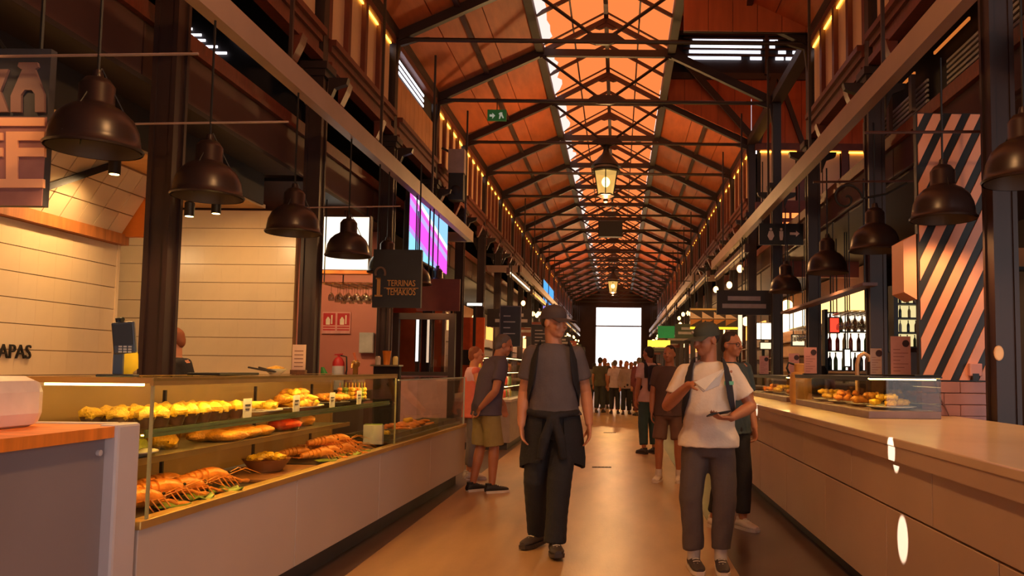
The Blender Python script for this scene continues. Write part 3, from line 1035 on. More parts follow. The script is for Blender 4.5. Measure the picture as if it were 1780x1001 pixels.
# lettuce leaves
def lettuce(k):
    mb = MB()
    rr = random.Random(k)
    n = 12
    vs = [(0, 0, .01)] + [((.07 + .02 * math.sin(5 * a)) * math.cos(a), (.09 + .02 * math.cos(4 * a + k)) * math.sin(a), .02 + .014 * math.sin(6 * a + k)) for a in [2 * PI * i / n for i in range(n)]]
    vs += [(x, y, z - .006) for x, y, z in vs]
    fs = [(0, 1 + i, 1 + (i + 1) % n) for i in range(n)] + [(n + 1, n + 2 + (i + 1) % n, n + 2 + i) for i in range(n)] + [(1 + i, n + 2 + i, n + 2 + (i + 1) % n, 1 + (i + 1) % n) for i in range(n)]
    return mb.add(vs, fs).mesh('lettuce_leaf', leaf_m, True)
scatter('lettuce_leaf', 'green lettuce leaf lying between the langoustines', 'leaf', 'lettuce leaves between the langoustines', lettuce,
        [(L(x, y, .676), k, 1) for k, (x, y) in enumerate(((-.10, .40), (-.1, .62), (-.1, .85), (-.1, 2.2), (-.12, 2.4), (-.1, 2.6), (-.1, 2.85)))])
# bowl on wooden board
bd = MB().box(-.5, 0, 0, -.08, .7, .02).build('wooden_board', M('board_wood', (150, 96, 50), .5, 0, .2, 3, stretch=(1, 6, 1)), None, bevel=.005, loc=L(0, 1.28, .666)); bd.rotation_euler.z = ang
tag(bd, 'wooden serving board under the brown bowl', 'board')
bw = thing('food_bowl', 'wide brown bowl heaped with yellow food on the wooden board', 'bowl', L(-.24, 1.62, .686), ang)
MB().lathe([(.07, 0), (.09, .01), (.135, .075), (.14, .078), (.125, .07), (.08, .02)], 24).build('bowl', M('bowl_clay', (150, 100, 60), .4), bw, True)
rr = random.Random(9)
hp = MB()
for k in range(22):
    a = rr.uniform(0, 6.28); q = math.sqrt(rr.random())
    lump(hp, (.095 * q * math.cos(a), .095 * q * math.sin(a), .078 + .03 * (1 - q)), (.03, .026, .018), k, .25)
hp.build('heaped_food', yel, bw, True)

# trays in the low case
def prawn(k):
    pts = [(.05 * math.cos(a) * .9, .035 * math.sin(a), 0) for a in np.linspace(-.6, 2.9, 7)]
    return MB().tube(pts, [.005, .010, .012, .013, .013, .012, .006], 8).mesh('prawn', orng, True)
rr = random.Random(12)
pts = []
for k in range(60):
    lay = 0 if k < 34 else 1
    pts.append((L(rr.uniform(-.40, -.14), 3.44 + rr.uniform(.75, 1.75), .745 + .024 * lay + .012 * rr.random()), rr.uniform(0, 6), rr.uniform(.9, 1.2)))
scatter('prawn', 'small orange cooked prawn heaped in the steel trays', 'shellfish', 'prawns heaped in the steel trays', prawn, pts, 1)
def lemon(k):
    return MB().tube([(-.035, 0, 0), (-.028, 0, 0), (0, 0, 0), (.028, 0, 0), (.035, 0, 0)], [.006, .02, .027, .02, .006], 12).mesh('lemon', M('lemon', (238, 186, 30), .4), True)
scatter('lemon', 'yellow lemon in the near steel tray', 'fruit', 'lemons in the near steel tray', lemon,
        [(L(-.3 + .07 * (k % 3), 3.62 + .07 * (k // 3), .755), k, 1) for k in range(8)] + [(L(-.3, 4.72 + .07 * k, .80), k, 1) for k in range(3)], 1)
bx = thing('paper_tub', 'pale square paper tub standing between the two glass cases', 'tub', L(-.16, 3.36, .69), ang)
# crusty items beside
MB().box(-.1, -.0, 0, .06, .05, .16).build('tub_wall', card_m, bx, bevel=.006)
MB().box(-.09, .008, .16, .05, .042, .168).build('contents', leaf_m, bx)

# --- on top of the tall case
ZTOP = .69 + HH + .014
pt = thing('card_terminal', 'black payment terminal on a stand on top of the glass case', 'terminal', L(-.22, .16, ZTOP), .3)
MB().box(-.07, -.05, 0, .07, .05, .012).build('foot', black, pt, bevel=.004)
MB().box(-.018, -.012, .012, .018, .012, .2).build('stem', M('blue_grey', (40, 46, 60), .4), pt)
b = MB().bar((.03, -.02, .10), (.015, -.02, .235), .085, .03, (0, 1, 0)).build('handset', M('handset_grey', (44, 46, 54), .4), pt, bevel=.006)
MB().bar((.0255, -.038, .135), (.0165, -.038, .225), .07, .006, (0, 1, 0)).build('screen', black, b)
kp = MB()
for i in range(3):
    for j in range(3):
        kp.box(.008 + .018 * i, -.042, .104 + .011 * j, .02 + .018 * i, -.036, .111 + .011 * j)
kp.build('keys', M('key', (170, 165, 160)), b)
MB().tube([(0, 0, .2), (-.01, 0, .25), (.01, -.01, .245)], .012, 8).build('clamp', black, pt, True)
yc = thing('cleaning_cloth', 'yellow folded cloth draped behind the payment terminal', 'cloth', L(-.3, .34, ZTOP), .2)
lump(MB(), (0, 0, .07), (.045, .03, .075), 5, .2).build('cloth', M('yellow_cloth', (226, 190, 40), .8), yc, True)
o = MB().box(-.09, -.22, 0, .09, .22, .015).build('serving_tray', black, None, bevel=.004, loc=L(-.3, 1.2, ZTOP)); o.rotation_euler.z = ang
tag(o, 'flat black serving tray on top of the glass case', 'tray')
tg = thing('serving_tongs', 'dark metal tongs lying open on top of the glass case', 'tongs', L(-.25, 1.58, ZTOP), 1.0)
for s in (-1, 1):
    MB().tube([(0, -.1, .02), (s * .02, 0, .03), (s * .035, .12, .045)], .006, 6).build('arm', dark, tg, True)
yb = thing('fruit_bowl', 'small pale bowl with yellow food on top of the glass case', 'bowl', L(-.3, 1.82, ZTOP))
MB().lathe([(.03, 0), (.07, .035), (.072, .037), (.06, .03)], 18).build('bowl', plate_m, yb, True)
lump(MB(), (0, 0, .035), (.055, .055, .02), 4).build('food', yel, yb, True)
mc = thing('menu_card', 'upright pale menu card in a wooden foot on top of the glass case', 'menu', L(-.28, 2.12, ZTOP), ang)
MB().box(-.05, -.02, 0, .05, .02, .03).build('foot', brown, mc)
MB().box(-.045, -.003, .02, .045, .003, .20).build('card', M('menu_paper', (196, 160, 140), .6), mc)
pr = MB()
for k in range(5):
    pr.box(-.03, -.005, .05 + .026 * k, .03, -.003, .056 + .026 * k)
pr.build('print', M('ink2', (120, 80, 66)), mc)

# --- white cabinet in front of the counter
cb = thing('service_cabinet', 'white cabinet with honey wooden top and grey recessed side by the food counter', 'cabinet', (-2.45, 2.9, 0))
MB().box(-.55, -.42, 0, .47, .38, 1.04).build('body', grey_lam, cb)
for b4 in ((.44, .24, 0, .52, .39, 1.09), (.44, -.46, 0, .52, -.36, 1.09), (-.6, .24, 0, -.5, .39, 1.09)):
    MB().box(*b4).build('corner_post', white_lam, cb, bevel=.012)
for b4 in ((-.6, .34, 1.0, .44, .39, 1.09), (-.6, -.46, 1.0, .44, -.40, 1.09)):
    MB().box(*b4).build('top_rim', white_lam, cb, bevel=.01)
MB().box(-.55, -.40, 1.04, .505, .34, 1.083).build('wooden_top', orange_wood, cb)
cc_ = MB().lathe([(.012, 0), (.012, .012), (.006, .014)], 12).build('cover_cap', white_lam, cb, True, loc=(.47, .2, .985))
cc_.rotation_euler = (0, PI / 2, 0)
ap = thing('label_printer', 'white rounded machine standing on the wooden top of the white cabinet', 'machine', (-2.46, 2.98, 1.075))
MB().box(-.3, -.16, 0, .26, .16, .2).build('housing', M('white_plastic', (222, 206, 196), .4), ap, bevel=.06)
MB().box(-.2, -.17, .03, .1, -.155, .10).build('slot', dark, ap)
MB().box(.12, -.172, .04, .14, -.158, .055).build('indicator_light', EM('blue_led', (90, 80, 255), 4), ap)

# --- hanging bell lamps
lamp_dk = M('lamp_enamel', (46, 33, 32), 0.32, 0.2, 0.2, 4)
def bell_lamp(label, loc, top, group, s=1.0, e=30.0):
    t = thing('pendant_lamp', label, 'lamp', loc, 0, group)
    prof = [(.236, 0), (.242, .012), (.225, .03), (.222, .06), (.212, .12), (.185, .18), (.14, .225), (.095, .25), (.088, .26), (.088, .36), (.078, .375), (.06, .40), (.03, .41), (.022, .45)]
    inner = [(.0, .38), (.07, .36), (.08, .24), (.13, .21), (.175, .17), (.20, .11), (.212, .05), (.225, .0)]
    MB().lathe([(r * s, z * s) for r, z in prof + inner[:0]], 28, cap=False).build('shade', lamp_dk, t, True)
    MB().lathe([(r * s, z * s) for r, z in inner], 24, cap=False).build('reflector', M('reflector', (60, 44, 36), .5, .2), t, True)
    MB().lathe([(.0, .10 * s), (.05 * s, .11 * s), (.06 * s, .16 * s), (.035 * s, .22 * s)], 16).build('bulb', EM('bulb_warm', (255, 190, 100), 3), t, True)
    MB().tube([(0, 0, .44 * s), (0, 0, top - loc[2])], .009, 6).build('rod', black, t)
    rg = MB()
    for k in range(3):
        a = k * 2 * PI / 3 + .4
        rg.tube([(.22 * s * math.cos(a), .22 * s * math.sin(a), .05 * s), (.02, 0, .46 * s)], .004, 5)
    rg.build('stay_wires', black, t)
    add_light('lamp_fill_light', 'SPOT', (0, 0, -.012), e * 1.3, WARM, t, None, spot_size=2.5, spot_blend=.6, shadow_soft_size=.06)  # warm fill spot added below the shade, which itself reads unlit
    return t
for k, y in enumerate((3.1, 4.37, 5.6, 7.1, 8.55, 10.0, 11.4, 12.8)):
    bell_lamp('dark bell lamp, %s in the glass food counter row from the white cabinet' % ORD[k], (-2.9, y, 2.5), 3.78, 'bell lamps above the glass food counter')
for k, y in enumerate((4.9, 6.15, 7.8, 9.6, 12.0)):
    bell_lamp('dark bell lamp, %s of the row above the marble bar towards the distant crowd' % ORD[k], (2.5, y, 2.5), 3.78, 'bell lamps above the marble bar', 1.05)
# cross rods holding the lamps
br = struct('trim_2')
for y in (4.37, 5.6, 8.55):
    MB().tube([(-3.6, y, 3.02), (-2.35, y, 3.05)], .008, 6).build('cross_rod', cream, br)
for y in (6.15, 7.8):
    MB().tube([(1.9, y, 3.18), (3.0, y, 3.2)], .012, 6).build('cross_rod', steel, br)

# --- hanging sign near the tiled wall
sg = thing('hanging_sign', 'hanging sign board with large pale letters near the tiled wall', 'sign', at(28, 220, 4.5))
sg.rotation_euler.z = 0
W2, Hs = .175, .455
MB().box(-.55, 0, -Hs, W2, .05, Hs).build('board', M('sign_slate', (58, 58, 66), .5), sg)
MB().box(-.55, -.006, -Hs + .0, W2, 0, .055).build('lower_field', M('sign_mauve', (150, 104, 104), .5), sg)
letter = M('sign_letter', (236, 176, 140), .5, 0, .05, 4)
letter2 = M('sign_letter_dim', (128, 98, 96), .5, 0, .05, 4)
u = at(1, 220, 4.5).x - at(0, 220, 4.5).x
def PX(px, py):
    p = at(px, py, 4.5) - sg.location
    return (p.x, p.z)
def lett(polys, mat, nm='letter'):
    mb = MB()
    for pl in polys:
        mb.prism([PX(*q) for q in pl], (0, -.016, 0), (1, 0, 0), (0, 0, 1), (0, 1, 0), .02)
    return mb.build(nm, mat, sg)
lett([[(36, 110), (68, 110), (70, 118), (64, 122), (40, 122), (34, 117)], [(42, 122), (64, 122), (80, 165), (80, 196), (64, 196), (64, 165), (58, 158), (46, 158), (40, 166), (40, 196), (22, 196), (22, 168)]], letter2)
lett([[(-30, 122), (18, 122), (4, 160), (18, 196), (-30, 196)]], letter2)
lett([[(-40, 206), (80, 206), (80, 220), (-40, 220)]], letter, 'rule')
lett([[(14, 230), (80, 230), (80, 245), (34, 245), (34, 258), (80, 258), (80, 273), (34, 273), (34, 312), (78, 312), (78, 327), (-40, 327), (-40, 312), (14, 312)]], letter)
lett([[(-40, 232), (8, 232), (8, 245), (-40, 245)], [(-40, 258), (8, 258), (8, 273), (-40, 273)]], letter)
for x in (-.45, .1):
    MB().tube([(x, .02, Hs), (x, .02, 3.46 - sg.location.z)], .012, 6).build('hanger', black, sg)
MB().tube([(-.1, .02, .45), (-.1, -.15, .56), (-.1, -.42, .56)], .01, 6).build('added_lamp_arm', black, sg, True)  # arm and head added to carry a fill spot for the letters
MB().tube([(-.25, -.42, .565), (.05, -.42, .565)], .025, 8).build('added_lamp_head', black, sg)
sl_ = add_light('sign_fill_light', 'SPOT', (-.1, -.43, .52), 16, WARM, sg, None, spot_size=1.4, spot_blend=1.0, shadow_soft_size=.05)
sl_.rotation_euler = Vector((0, .42, -.62)).to_track_quat('-Z', 'Y').to_euler()

# ================================================================== marble bar side
marble = M('marble_top', (214, 186, 154), 0.22, 0, 0.1, 1.6, stretch=(1, .6, 1))
stone_f = M('stone_front', (196, 166, 140), 0.32, 0, 0.08, 1.4)
mauve = M('mauve_brick', (170, 122, 122), 0.5, 0, 0.1, 5)
pinkstripe = M('pink_stripe', (226, 158, 132), 0.5, 0, 0.05, 3)
peach = M('peach_panel', (232, 160, 124), 0.5, 0, 0.05, 2)
pinkcard = M('pink_card', (212, 150, 144), 0.6, 0, 0.05, 4)

XB = 1.47
bc = thing('bar_counter', 'long marble topped bar counter clad in pale stone panels', 'counter', (XB, 1.2, 0))
LB = 11.6
MB().box(-.03, 0, .935, 1.225, LB, .98).build('worktop', marble, bc, bevel=.006)
MB().box(-.025, 0, .86, .01, LB, .935).build('apron', stone_f, bc)
MB().box(.03, 0, .11, 1.20, LB, .93).build('carcass', stone_f, bc)
MB().box(.07, 0, 0, 1.17, LB, .11).build('plinth', plinth_m, bc)
y = 0.0
for k in range(9):
    w = 1.3
    MB().box(0, k * w + .004, .605, .03, (k + 1) * w - .004, .86).build('stone_panel', stone_f, bc, bevel=.003)
for k in range(9):
    w = 1.3
    y0, y1 = max(0, k * w - .65), min(LB, (k + 1) * w - .65)
    MB().box(0, y0 + .004, .11, .03, y1 - .004, .595).build('stone_panel', stone_f, bc, bevel=.003)

# --- small glass cases on the bar
def bar_case(label, x0, x1, y0, y1, ztop):
    t = thing('glass_display_case', label, 'display case', (x0, y0, .98))
    W, Ln, Hc = x1 - x0, y1 - y0, ztop - .98
    MB().box(0, 0, 0, W, Ln, .055).build('base_tray', M('tray_mauve', (130, 104, 100), .4), t, bevel=.004)
    MB().box(0, 0, .055, .006, Ln, Hc).build('front_glass', gl, t)
    MB().box(0, 0, .055, W, .006, Hc).build('end_glass', gl, t)
    MB().box(0, Ln - .006, .055, W, Ln, Hc).build('end_glass', gl, t)
    MB().box(W - .006, 0, .055, W, Ln, Hc).build('back_panel', GLASS('smoked', (.6, .5, .4)), t)
    MB().box(-.008, -.008, Hc, W + .008, Ln + .008, Hc + .012).build('lid', black, t)
    MB().box(.02, .012, Hc - .014, W - .03, .03, Hc - .004).build('led_strip', MATS['led_end'], t)
    MB().box(.016, .06, Hc - .010, .034, Ln - .05, Hc - .004).build('led_strip', led_case, t)
    MB().box(-.006, 0, Hc - .022, .0, Ln, Hc).build('lid_lip', black, t)
    return t
bar_case('glass case of yellow snacks on the marble bar beside the striped panel', 1.86, 2.40, 6.0, 8.45, 1.28)
bar_case('glass case of browned snacks farther along the marble bar', 1.90, 2.36, 9.1, 12.2, 1.26)

def on_plate(label, x, y, rx, ry, mat, seed, group, item_label, cnt, name='snack', size=.032, pm=None, cat='food'):
    o = MB().loft([((0, 0, 0), (rx * .6, 0, 0), (0, ry * .6, 0)), ((0, 0, .022), (rx, 0, 0), (0, ry, 0)), ((0, 0, .026), (rx, 0, 0), (0, ry, 0)),
                   ((0, 0, .012), (rx * .7, 0, 0), (0, ry * .7, 0))], 24).build('serving_plate', pm or plate_m, None, True, loc=(x, y, 1.037))
    tag(o, label, 'plate')
    ms = [lump(MB(), (0, 0, 0), (size * 1.3, size, size * .8), seed + k, .25).mesh(name, mat, True) for k in range(3)]
    rr = random.Random(seed)
    for k in range(cnt):
        a = rr.uniform(0, 6.28); q = math.sqrt(rr.random()) * .8
        lay = 0 if k < cnt * .6 else 1
        q *= (1 - .35 * lay)
        o = put(ms[k % 3], name, None, (x + rx * q * math.cos(a), y + ry * q * math.sin(a), 1.037 + .03 + size * (.7 + 1.2 * lay)), (0, 0, rr.uniform(0, 6)))
        tag(o, item_label, cat, group)
on_plate('pale plate of yellow fritters at the near end of the bar glass case', 2.13, 6.3, .19, .17, yel, 200, 'yellow fritters on the pale bar plate', 'yellow fritter on the pale plate in the bar glass case', 14)
on_plate('plate of toasted bites behind the yellow fritters in the bar glass case', 2.12, 6.85, .18, .2, gold_f, 210, 'toasted bites in the bar glass case', 'toasted bite on the plate behind the yellow fritters', 14)
on_plate('plate of orange croquettes in the middle of the bar glass case', 2.1, 7.4, .17, .2, orng, 220, 'orange croquettes in the bar glass case', 'orange croquette on the middle plate of the bar glass case', 14)
on_plate('plate of golden balls at the far end of the bar glass case', 2.1, 7.95, .17, .2, yel, 230, 'golden balls in the bar glass case', 'golden fried ball at the far end of the bar glass case', 14)
on_plate('plate of brown meatballs in the farther bar glass case', 2.12, 9.5, .16, .2, M('meat_brown', (150, 84, 40), .5), 240, 'meatballs in the farther bar glass case', 'brown meatball in the farther bar glass case', 12)
on_plate('plate of yellow pasties in the farther bar glass case', 2.12, 10.2, .16, .2, yel, 250, 'pasties in the farther bar glass case', 'yellow pasty in the farther bar glass case', 12)
on_plate('plate of orange rolls in the farther bar glass case', 2.12, 11.0, .16, .2, orng, 260, 'orange rolls in the farther bar glass case', 'orange roll in the farther bar glass case', 12)

# fabric covered dispenser between the cases
dp = thing('drinks_dispenser', 'honey coloured dispenser bucket with curved handles between the bar glass cases', 'dispenser', (1.98, 8.75, .98))
MB().lathe([(.10, 0), (.12, .05), (.115, .3), (.10, .33), (.07, .34), (.07, .42), (.06, .43)], 20).build('bucket', M('honey_plastic', (206, 156, 90), .5), dp, True)
for s in (-1, 1):
    MB().tube([(s * .07, 0, .42), (s * .13, 0, .44), (s * .15, 0, .38), (s * .12, 0, .32)], .012, 8).build('handle', black, dp, True)

# --- menu cards and drinks on the lids
def menu(label, px, py_top, Y, w, h, x=None, mat=pinkcard, z=1.292):
    p = at(px, 645, Y)
    t = thing('menu_card', label, 'menu', (p.x if x is None else x, Y, z))
    MB().box(-w / 2, -.004, 0, w / 2, .004, h).build('card', mat, t)
    MB().box(-w / 2 - .01, -.03, 0, w / 2 + .01, .03, .012).build('foot', black, t)
    pr = MB()
    for k in range(7):
        pr.box(-w * .38, -.006, h * (.12 + .09 * k), -w * .38 + w * (.35 + .2 * (k % 3)), -.004, h * (.135 + .09 * k))
    pr.build('print', M('menu_ink', (150, 84, 84)), t)
    em_ = MB().lathe([(.03, 0), (.03, .004)], 14).build('emblem', M('emblem_ink', (60, 36, 40)), t, loc=(w * .25, -.005, h * .82))
    em_.rotation_euler = (PI / 2, 0, 0)
    return t
menu('tall pink menu card standing on the bar glass case nearest the striped panel', 1566, 570, 6.9, .17, .34)
menu('short pale menu card in a clear holder on the bar glass case', 1523, 588, 7.1, .10, .24, mat=M('pale_card', (206, 176, 158), .6))
menu('pink menu card standing at the far end of the bar glass case', 1398, 594, 8.3, .13, .28, x=1.98)
menu('pink folded menu card on the farther bar glass case', 1366, 602, 9.4, .12, .26, x=2.05, z=1.272)
menu('slim pink menu card at the far end of the farther bar glass case', 1325, 608, 11.6, .13, .27, x=2.1, z=1.272)
o = MB().box(-.12, -.2, 0, .12, .2, .014).build('slate_board', black, None, bevel=.004, loc=(2.27, 6.25, 1.292)); o.rotation_euler.z = .3
tag(o, 'black slate board lying on the bar glass case beside the striped panel', 'board')

# --- striped panel with mauve bricks below
sp = thing('striped_panel', 'black panel with slanted pink stripes standing behind the marble bar', 'panel', (2.43, 6.5, 1.255))
PWD, PHT = .60, 2.2
MB().box(0, 0, 0, PWD, .06, PHT).build('backing', black, sp)
sl = math.tan(math.radians(64))
for k in range(-12, 6):
    x0 = k * .155
    poly = [(x0, 0), (x0 + .082, 0), (x0 + .082 + PHT / sl, PHT), (x0 + PHT / sl, PHT)]
    poly = clip_poly(poly, 0.012, 0.01, PWD - .01, PHT - .01)
    if poly and len(poly) > 2:
        MB().prism(poly, (0, 0, 0), (1, 0, 0), (0, 0, 1), (0, -1, 0), .012).build('stripe', pinkstripe, sp)
MB().add([(-.11, .02, .72), (-.005, .02, .66), (-.005, .02, 1.2), (-.11, .02, 1.14), (-.11, .3, .72), (-.005, .3, .66), (-.005, .3, 1.2), (-.11, .3, 1.14)],
         [(0, 1, 2, 3), (7, 6, 5, 4), (0, 4, 5, 1), (1, 5, 6, 2), (2, 6, 7, 3), (3, 7, 4, 0)]).build('side_box', peach, sp)
lb = thing('brick_plinth', 'low plinth of glossy mauve bricks under the striped panel', 'plinth', (2.42, 6.44, .98))
for r in range(3):
    xs = [0, .31, .62] if r % 2 == 0 else [0, .18, .62]
    for a, b in zip(xs[:-1], xs[1:]):
        MB().box(a + .002, 0, r * .0915 + .002, b - .002, .12, (r + 1) * .0915 - .003).build('brick', mauve, lb, bevel=.004)
MB().box(.30, 0, -.98, .62, .12, .0).build('lower_wall', mauve, lb)
sk = thing('wall_socket', 'pale socket box with black plug on the striped panel', 'socket', (2.86, 6.48, 1.30))
MB().box(-.05, -.04, .0, .05, 0.005, .1).build('box', pinkcard, sk, bevel=.006)
MB().box(-.03, -.045, -.03, .02, -.01, .02).build('plug', black, sk)
cbp = [Vector((2.86, 6.42, 1.29)), Vector((2.66, 6.40, 1.10)), Vector((2.7, 6.38, .99))]
o = MB().tube([(2.52, 6.425, 1.27), (2.55, 6.425, 1.15), (2.60, 6.42, 1.05), (2.62, 6.40, .985)], .006, 6).build('power_cable', M('cable_mauve', (120, 84, 86)), None, True)
tag(o, 'thin cable hanging down over the mauve bricks', 'cable')
ov = thing('oval_plaque', 'small pale oval plaque on the iron column beside the striped panel', 'plaque', (2.765, 5.845, 1.47))
MB().loft([((0, 0, 0), (.035, 0, 0), (0, 0, .055)), ((0, -.012, 0), (.035, 0, 0), (0, 0, .055))], 20).build('plate', M('plaque', (206, 156, 96), .4), ov)
ov.location.y = 5.86
MB().loft([((0, -.011, 0), (.028, 0, 0), (0, 0, .047)), ((0, -.014, 0), (.028, 0, 0), (0, 0, .047))], 20).build('face', M('plaque_face', (226, 178, 116), .4), ov)

# --- back bar: lit bottle shelves
bottle_cols = [(60, 90, 40), (120, 70, 30), (170, 150, 90), (40, 50, 60), (150, 40, 30), (200, 190, 170)]
def bottle_mesh(k):
    c = bottle_cols[k % len(bottle_cols)]
    m = M('bottle_%d' % (k % len(bottle_cols)), c, .15, 0, .1, 5, spec=.6)
    return MB().lathe([(.034, 0), (.037, .01), (.037, .17), (.03, .2), (.013, .235), (.012, .28), (.015, .285), (.015, .3)], 12).mesh('bottle', m, True)
BM = [bottle_mesh(k) for k in range(6)]
def bottle_shelf(label, x0, x1, Y, z0, z1, n, glow, rows=4, axis='x', blabel=''):
    t = thing('back_bar_shelf', label, 'shelf', (x0, Y, z0))
    W, Hh = x1 - x0, z1 - z0
    MB().box(0, .16, 0, W, .18, Hh).build('back_panel', glow, t)
    MB().box(-.05, 0, -.05, 0, .2, Hh + .05).build('side', black, t)
    MB().box(W, 0, -.05, W + .05, .2, Hh + .05).build('side', black, t)
    for r in range(rows + 1):
        MB().box(0, 0, Hh * r / rows - .012, W, .17, Hh * r / rows + .008).build('shelf_board', black, t)
    k = 0
    rr = random.Random(int(Y * 10))
    for r in range(rows):
        x = .05
        while x < W - .03:
            s = min(1.0, (Hh / rows - .03) / .3)
            o = put(BM[rr.randrange(6)], 'bottle', None, (x0 + x, Y + .08, z0 + Hh * r / rows + .008), (0, 0, 0), (s, s, s))
            tag(o, blabel, 'bottle', blabel + ' group')
            x += .09 * max(s, .8) + rr.random() * .05
    # carcass down to the floor
    MB().box(-.05, 0, -z0, W + .05, .3, -.06).build('cupboard', M('bar_cupboard', (50, 34, 30), .6), t)
    return t
glow_y = EM('shelf_backlight', (236, 214, 150), 1.1)
glow_w = EM('shelf_backlight_white', (255, 236, 206), 2.2)
p0, p1 = at(1562, 590, 9.4), at(1620, 500, 9.4)
bottle_shelf('backlit bottle shelf in a black frame behind the striped panel', p0.x, p1.x + .3, 9.4, 1.62, 2.3, 0, glow_y, 4, blabel='bottle on the backlit shelf behind the striped panel')
p0, p1 = at(1445, 600, 13.0), at(1515, 530, 13.0)
bottle_shelf('brightly backlit bottle shelf behind the hanging glasses of the marble bar', p0.x, p1.x + .3, 13.2, 1.35, 2.3, 0, glow_w, 3, blabel='bottle on the bright shelf behind the hanging glasses')
# bright menu light boxes deeper in the bar side
def light_box(label, px0, py0, px1, py1, Y, mat, frame=True, legs=True):
    a, b = at(px0, py1, Y), at(px1, py0, Y)
    t = thing('light_box', label, 'sign', (a.x, Y, a.z))
    W, Hh = b.x - a.x, b.z - a.z
    MB().box(-.02, 0, -.02, W + .02, .08, Hh + .02).build('housing', black, t)
    MB().box(.0, -.006, .0, W, 0, Hh).build('lit_face', mat, t)
    if a.x > 3.0:
        for xx in (.02, W - .02):
            MB().tube([(xx, .04, Hh + .02), (xx, .04, 3.47 - a.z)], .01, 6).build('hanger', black, t)
    else:
        MB().box(W / 2 - .03, .01, -a.z, W / 2 + .03, .07, -.02).box(W / 2 - .06, -.02, -a.z, W / 2 + .06, .1, -a.z + .02).build('stand', black, t)
    return t
wb = EM('lit_white', (255, 250, 236), 2.6)
wb2 = EM('lit_cream', (255, 226, 180), 1.5)
orl = EM('lit_orange', (255, 140, 70), 1.6)
light_box('wide bright white light box deep behind the marble bar', 1306, 562, 1348, 589, 17.4, wb)
light_box('slim white light box under the wide one behind the marble bar', 1322, 596, 1350, 606, 17.3, wb2)
light_box('tall white lamp panel beside the curved beer tap', 1469, 608, 1477, 636, 12.2, wb)
light_box('square white light box below the far hanging glasses', 1378, 583, 1398, 600, 15.2, wb2)
light_box('small red lit sign near the striped panel', 1606, 585, 1640, 600, 9.0, EM('lit_red', (255, 60, 40), 2.0))
light_box('small red round logo sign among the hanging glasses', 1443, 553, 1458, 577, 12.8, EM('lit_red', (255, 60, 40), 2.0))
light_box('narrow stack of white lights beyond the triangle sign', 1283, 545, 1290, 600, 19, wb2)
# curved beer tap
bt = thing('beer_tap', 'pale curved swan neck beer tap on the marble bar', 'tap', (at(1490, 645, 8.1).x, 8.1, .98))
MB().tube([(0, 0, 0), (0, 0, .42), (.02, 0, .5), (.07, 0, .53), (.12, 0, .5), (.13, 0, .45)], [.022] * 6, 10).build('neck', M('tap_cream', (216, 170, 124), .3, .3), bt, True)
MB().lathe([(.05, 0), (.05, .02), (.03, .04)], 14).build('base', MATS['tap_cream'], bt, True)
# hanging glasses
glm = GLASS('wine_glass', (.86, .84, .8), .6, .05)
gl_mesh = MB().lathe([(.035, .2), (.033, .203), (.005, .195), (.004, .115), (.012, .105), (.036, .07), (.04, .03), (.034, 0), (.032, .0), (.037, .03), (.033, .07), (.01, .1)], 14, cap=False).mesh('wine_glass', glm, True)
def glass_rack(label, glabel, x0, x1, y0, y1, z, nx, ny, ztop):
    t = thing('glass_rack', label, 'rack', (x0, y0, z))
    for k in range(nx + 1):
        MB().bar(((x1 - x0) * k / nx, 0, .0), ((x1 - x0) * k / nx, y1 - y0, 0), .03, .012).build('rail', brass, t)
    MB().box(-.02, -.02, .006, x1 - x0 + .02, y1 - y0 + .02, .02).build('shelf_plate', GLASS('rack_glass', (.8, .75, .66), .2), t)
    for cx in (0, x1 - x0):
        for cy in (0, y1 - y0):
            MB().tube([(cx, cy, .02), (cx, cy, ztop - z)], .008, 6).build('hanger', black, t)
    for i in range(nx):
        for j in range(ny):
            o = put(gl_mesh, 'wine_glass', None, (x0 + (x1 - x0) * (i + .5) / nx, y0 + (y1 - y0) * (j + .5) / ny, z - .21))
            tag(o, glabel, 'glass', glabel + ' group')
glass_rack('hanging rack of upturned wine glasses over the beer tap of the marble bar', 'upturned wine glass hanging over the beer tap', 3.05, 3.5, 10.6, 11.4, 2.12, 4, 5, 3.46)
glass_rack('longer rack of upturned glasses over the farther part of the marble bar', 'upturned wine glass hanging over the farther bar', 3.15, 3.6, 13.6, 14.8, 2.08, 4, 6, 3.46)
# long shelf bar
o = thing('overhead_shelf', 'long slim overhead shelf running along behind the marble bar', 'shelf', (2.62, 8.6, 2.25))
MB().box(0, 0, 0, .16, 4.4, .035).build('board', M('shelf_mauve', (120, 86, 80), .5), o)
for y in (.2, 2.2, 4.2):
    MB().tube([(.08, y, .03), (.08, y, 3.46 - 2.25)], .01, 6).build('hanger', black, o)
# tan ledges on the back wall
for i, (y0, y1, z) in enumerate(((8.5, 13.5, 2.55), (13.8, 20, 2.5))):
    pass
lg = thing('bulkhead', 'tan bulkhead board running behind the marble bar above the shelves', 'board', (3.9, 9.2, 2.55))
MB().box(0, 0, 0, 3.3, .12, .22).build('face_board', M('tan_bulkhead', (160, 112, 70), .6), lg)
MB().box(0, -.02, -.04, 3.3, .14, 0).build('lower_lip', black, lg)
MB().tube([(.3, .05, .22), (.3, .05, .91)], .015, 6).tube([(2.8, .05, .22), (2.8, .05, .91)], .015, 6).build('hangers', black, lg)
# back wall of the bar
w = MB().box(5.6, 5, 0, 5.7, 17, 3.46).build('wall_bar_back', M('bar_back', (70, 42, 36), .6, 0, .2, 1)); w['kind'] = 'structure'
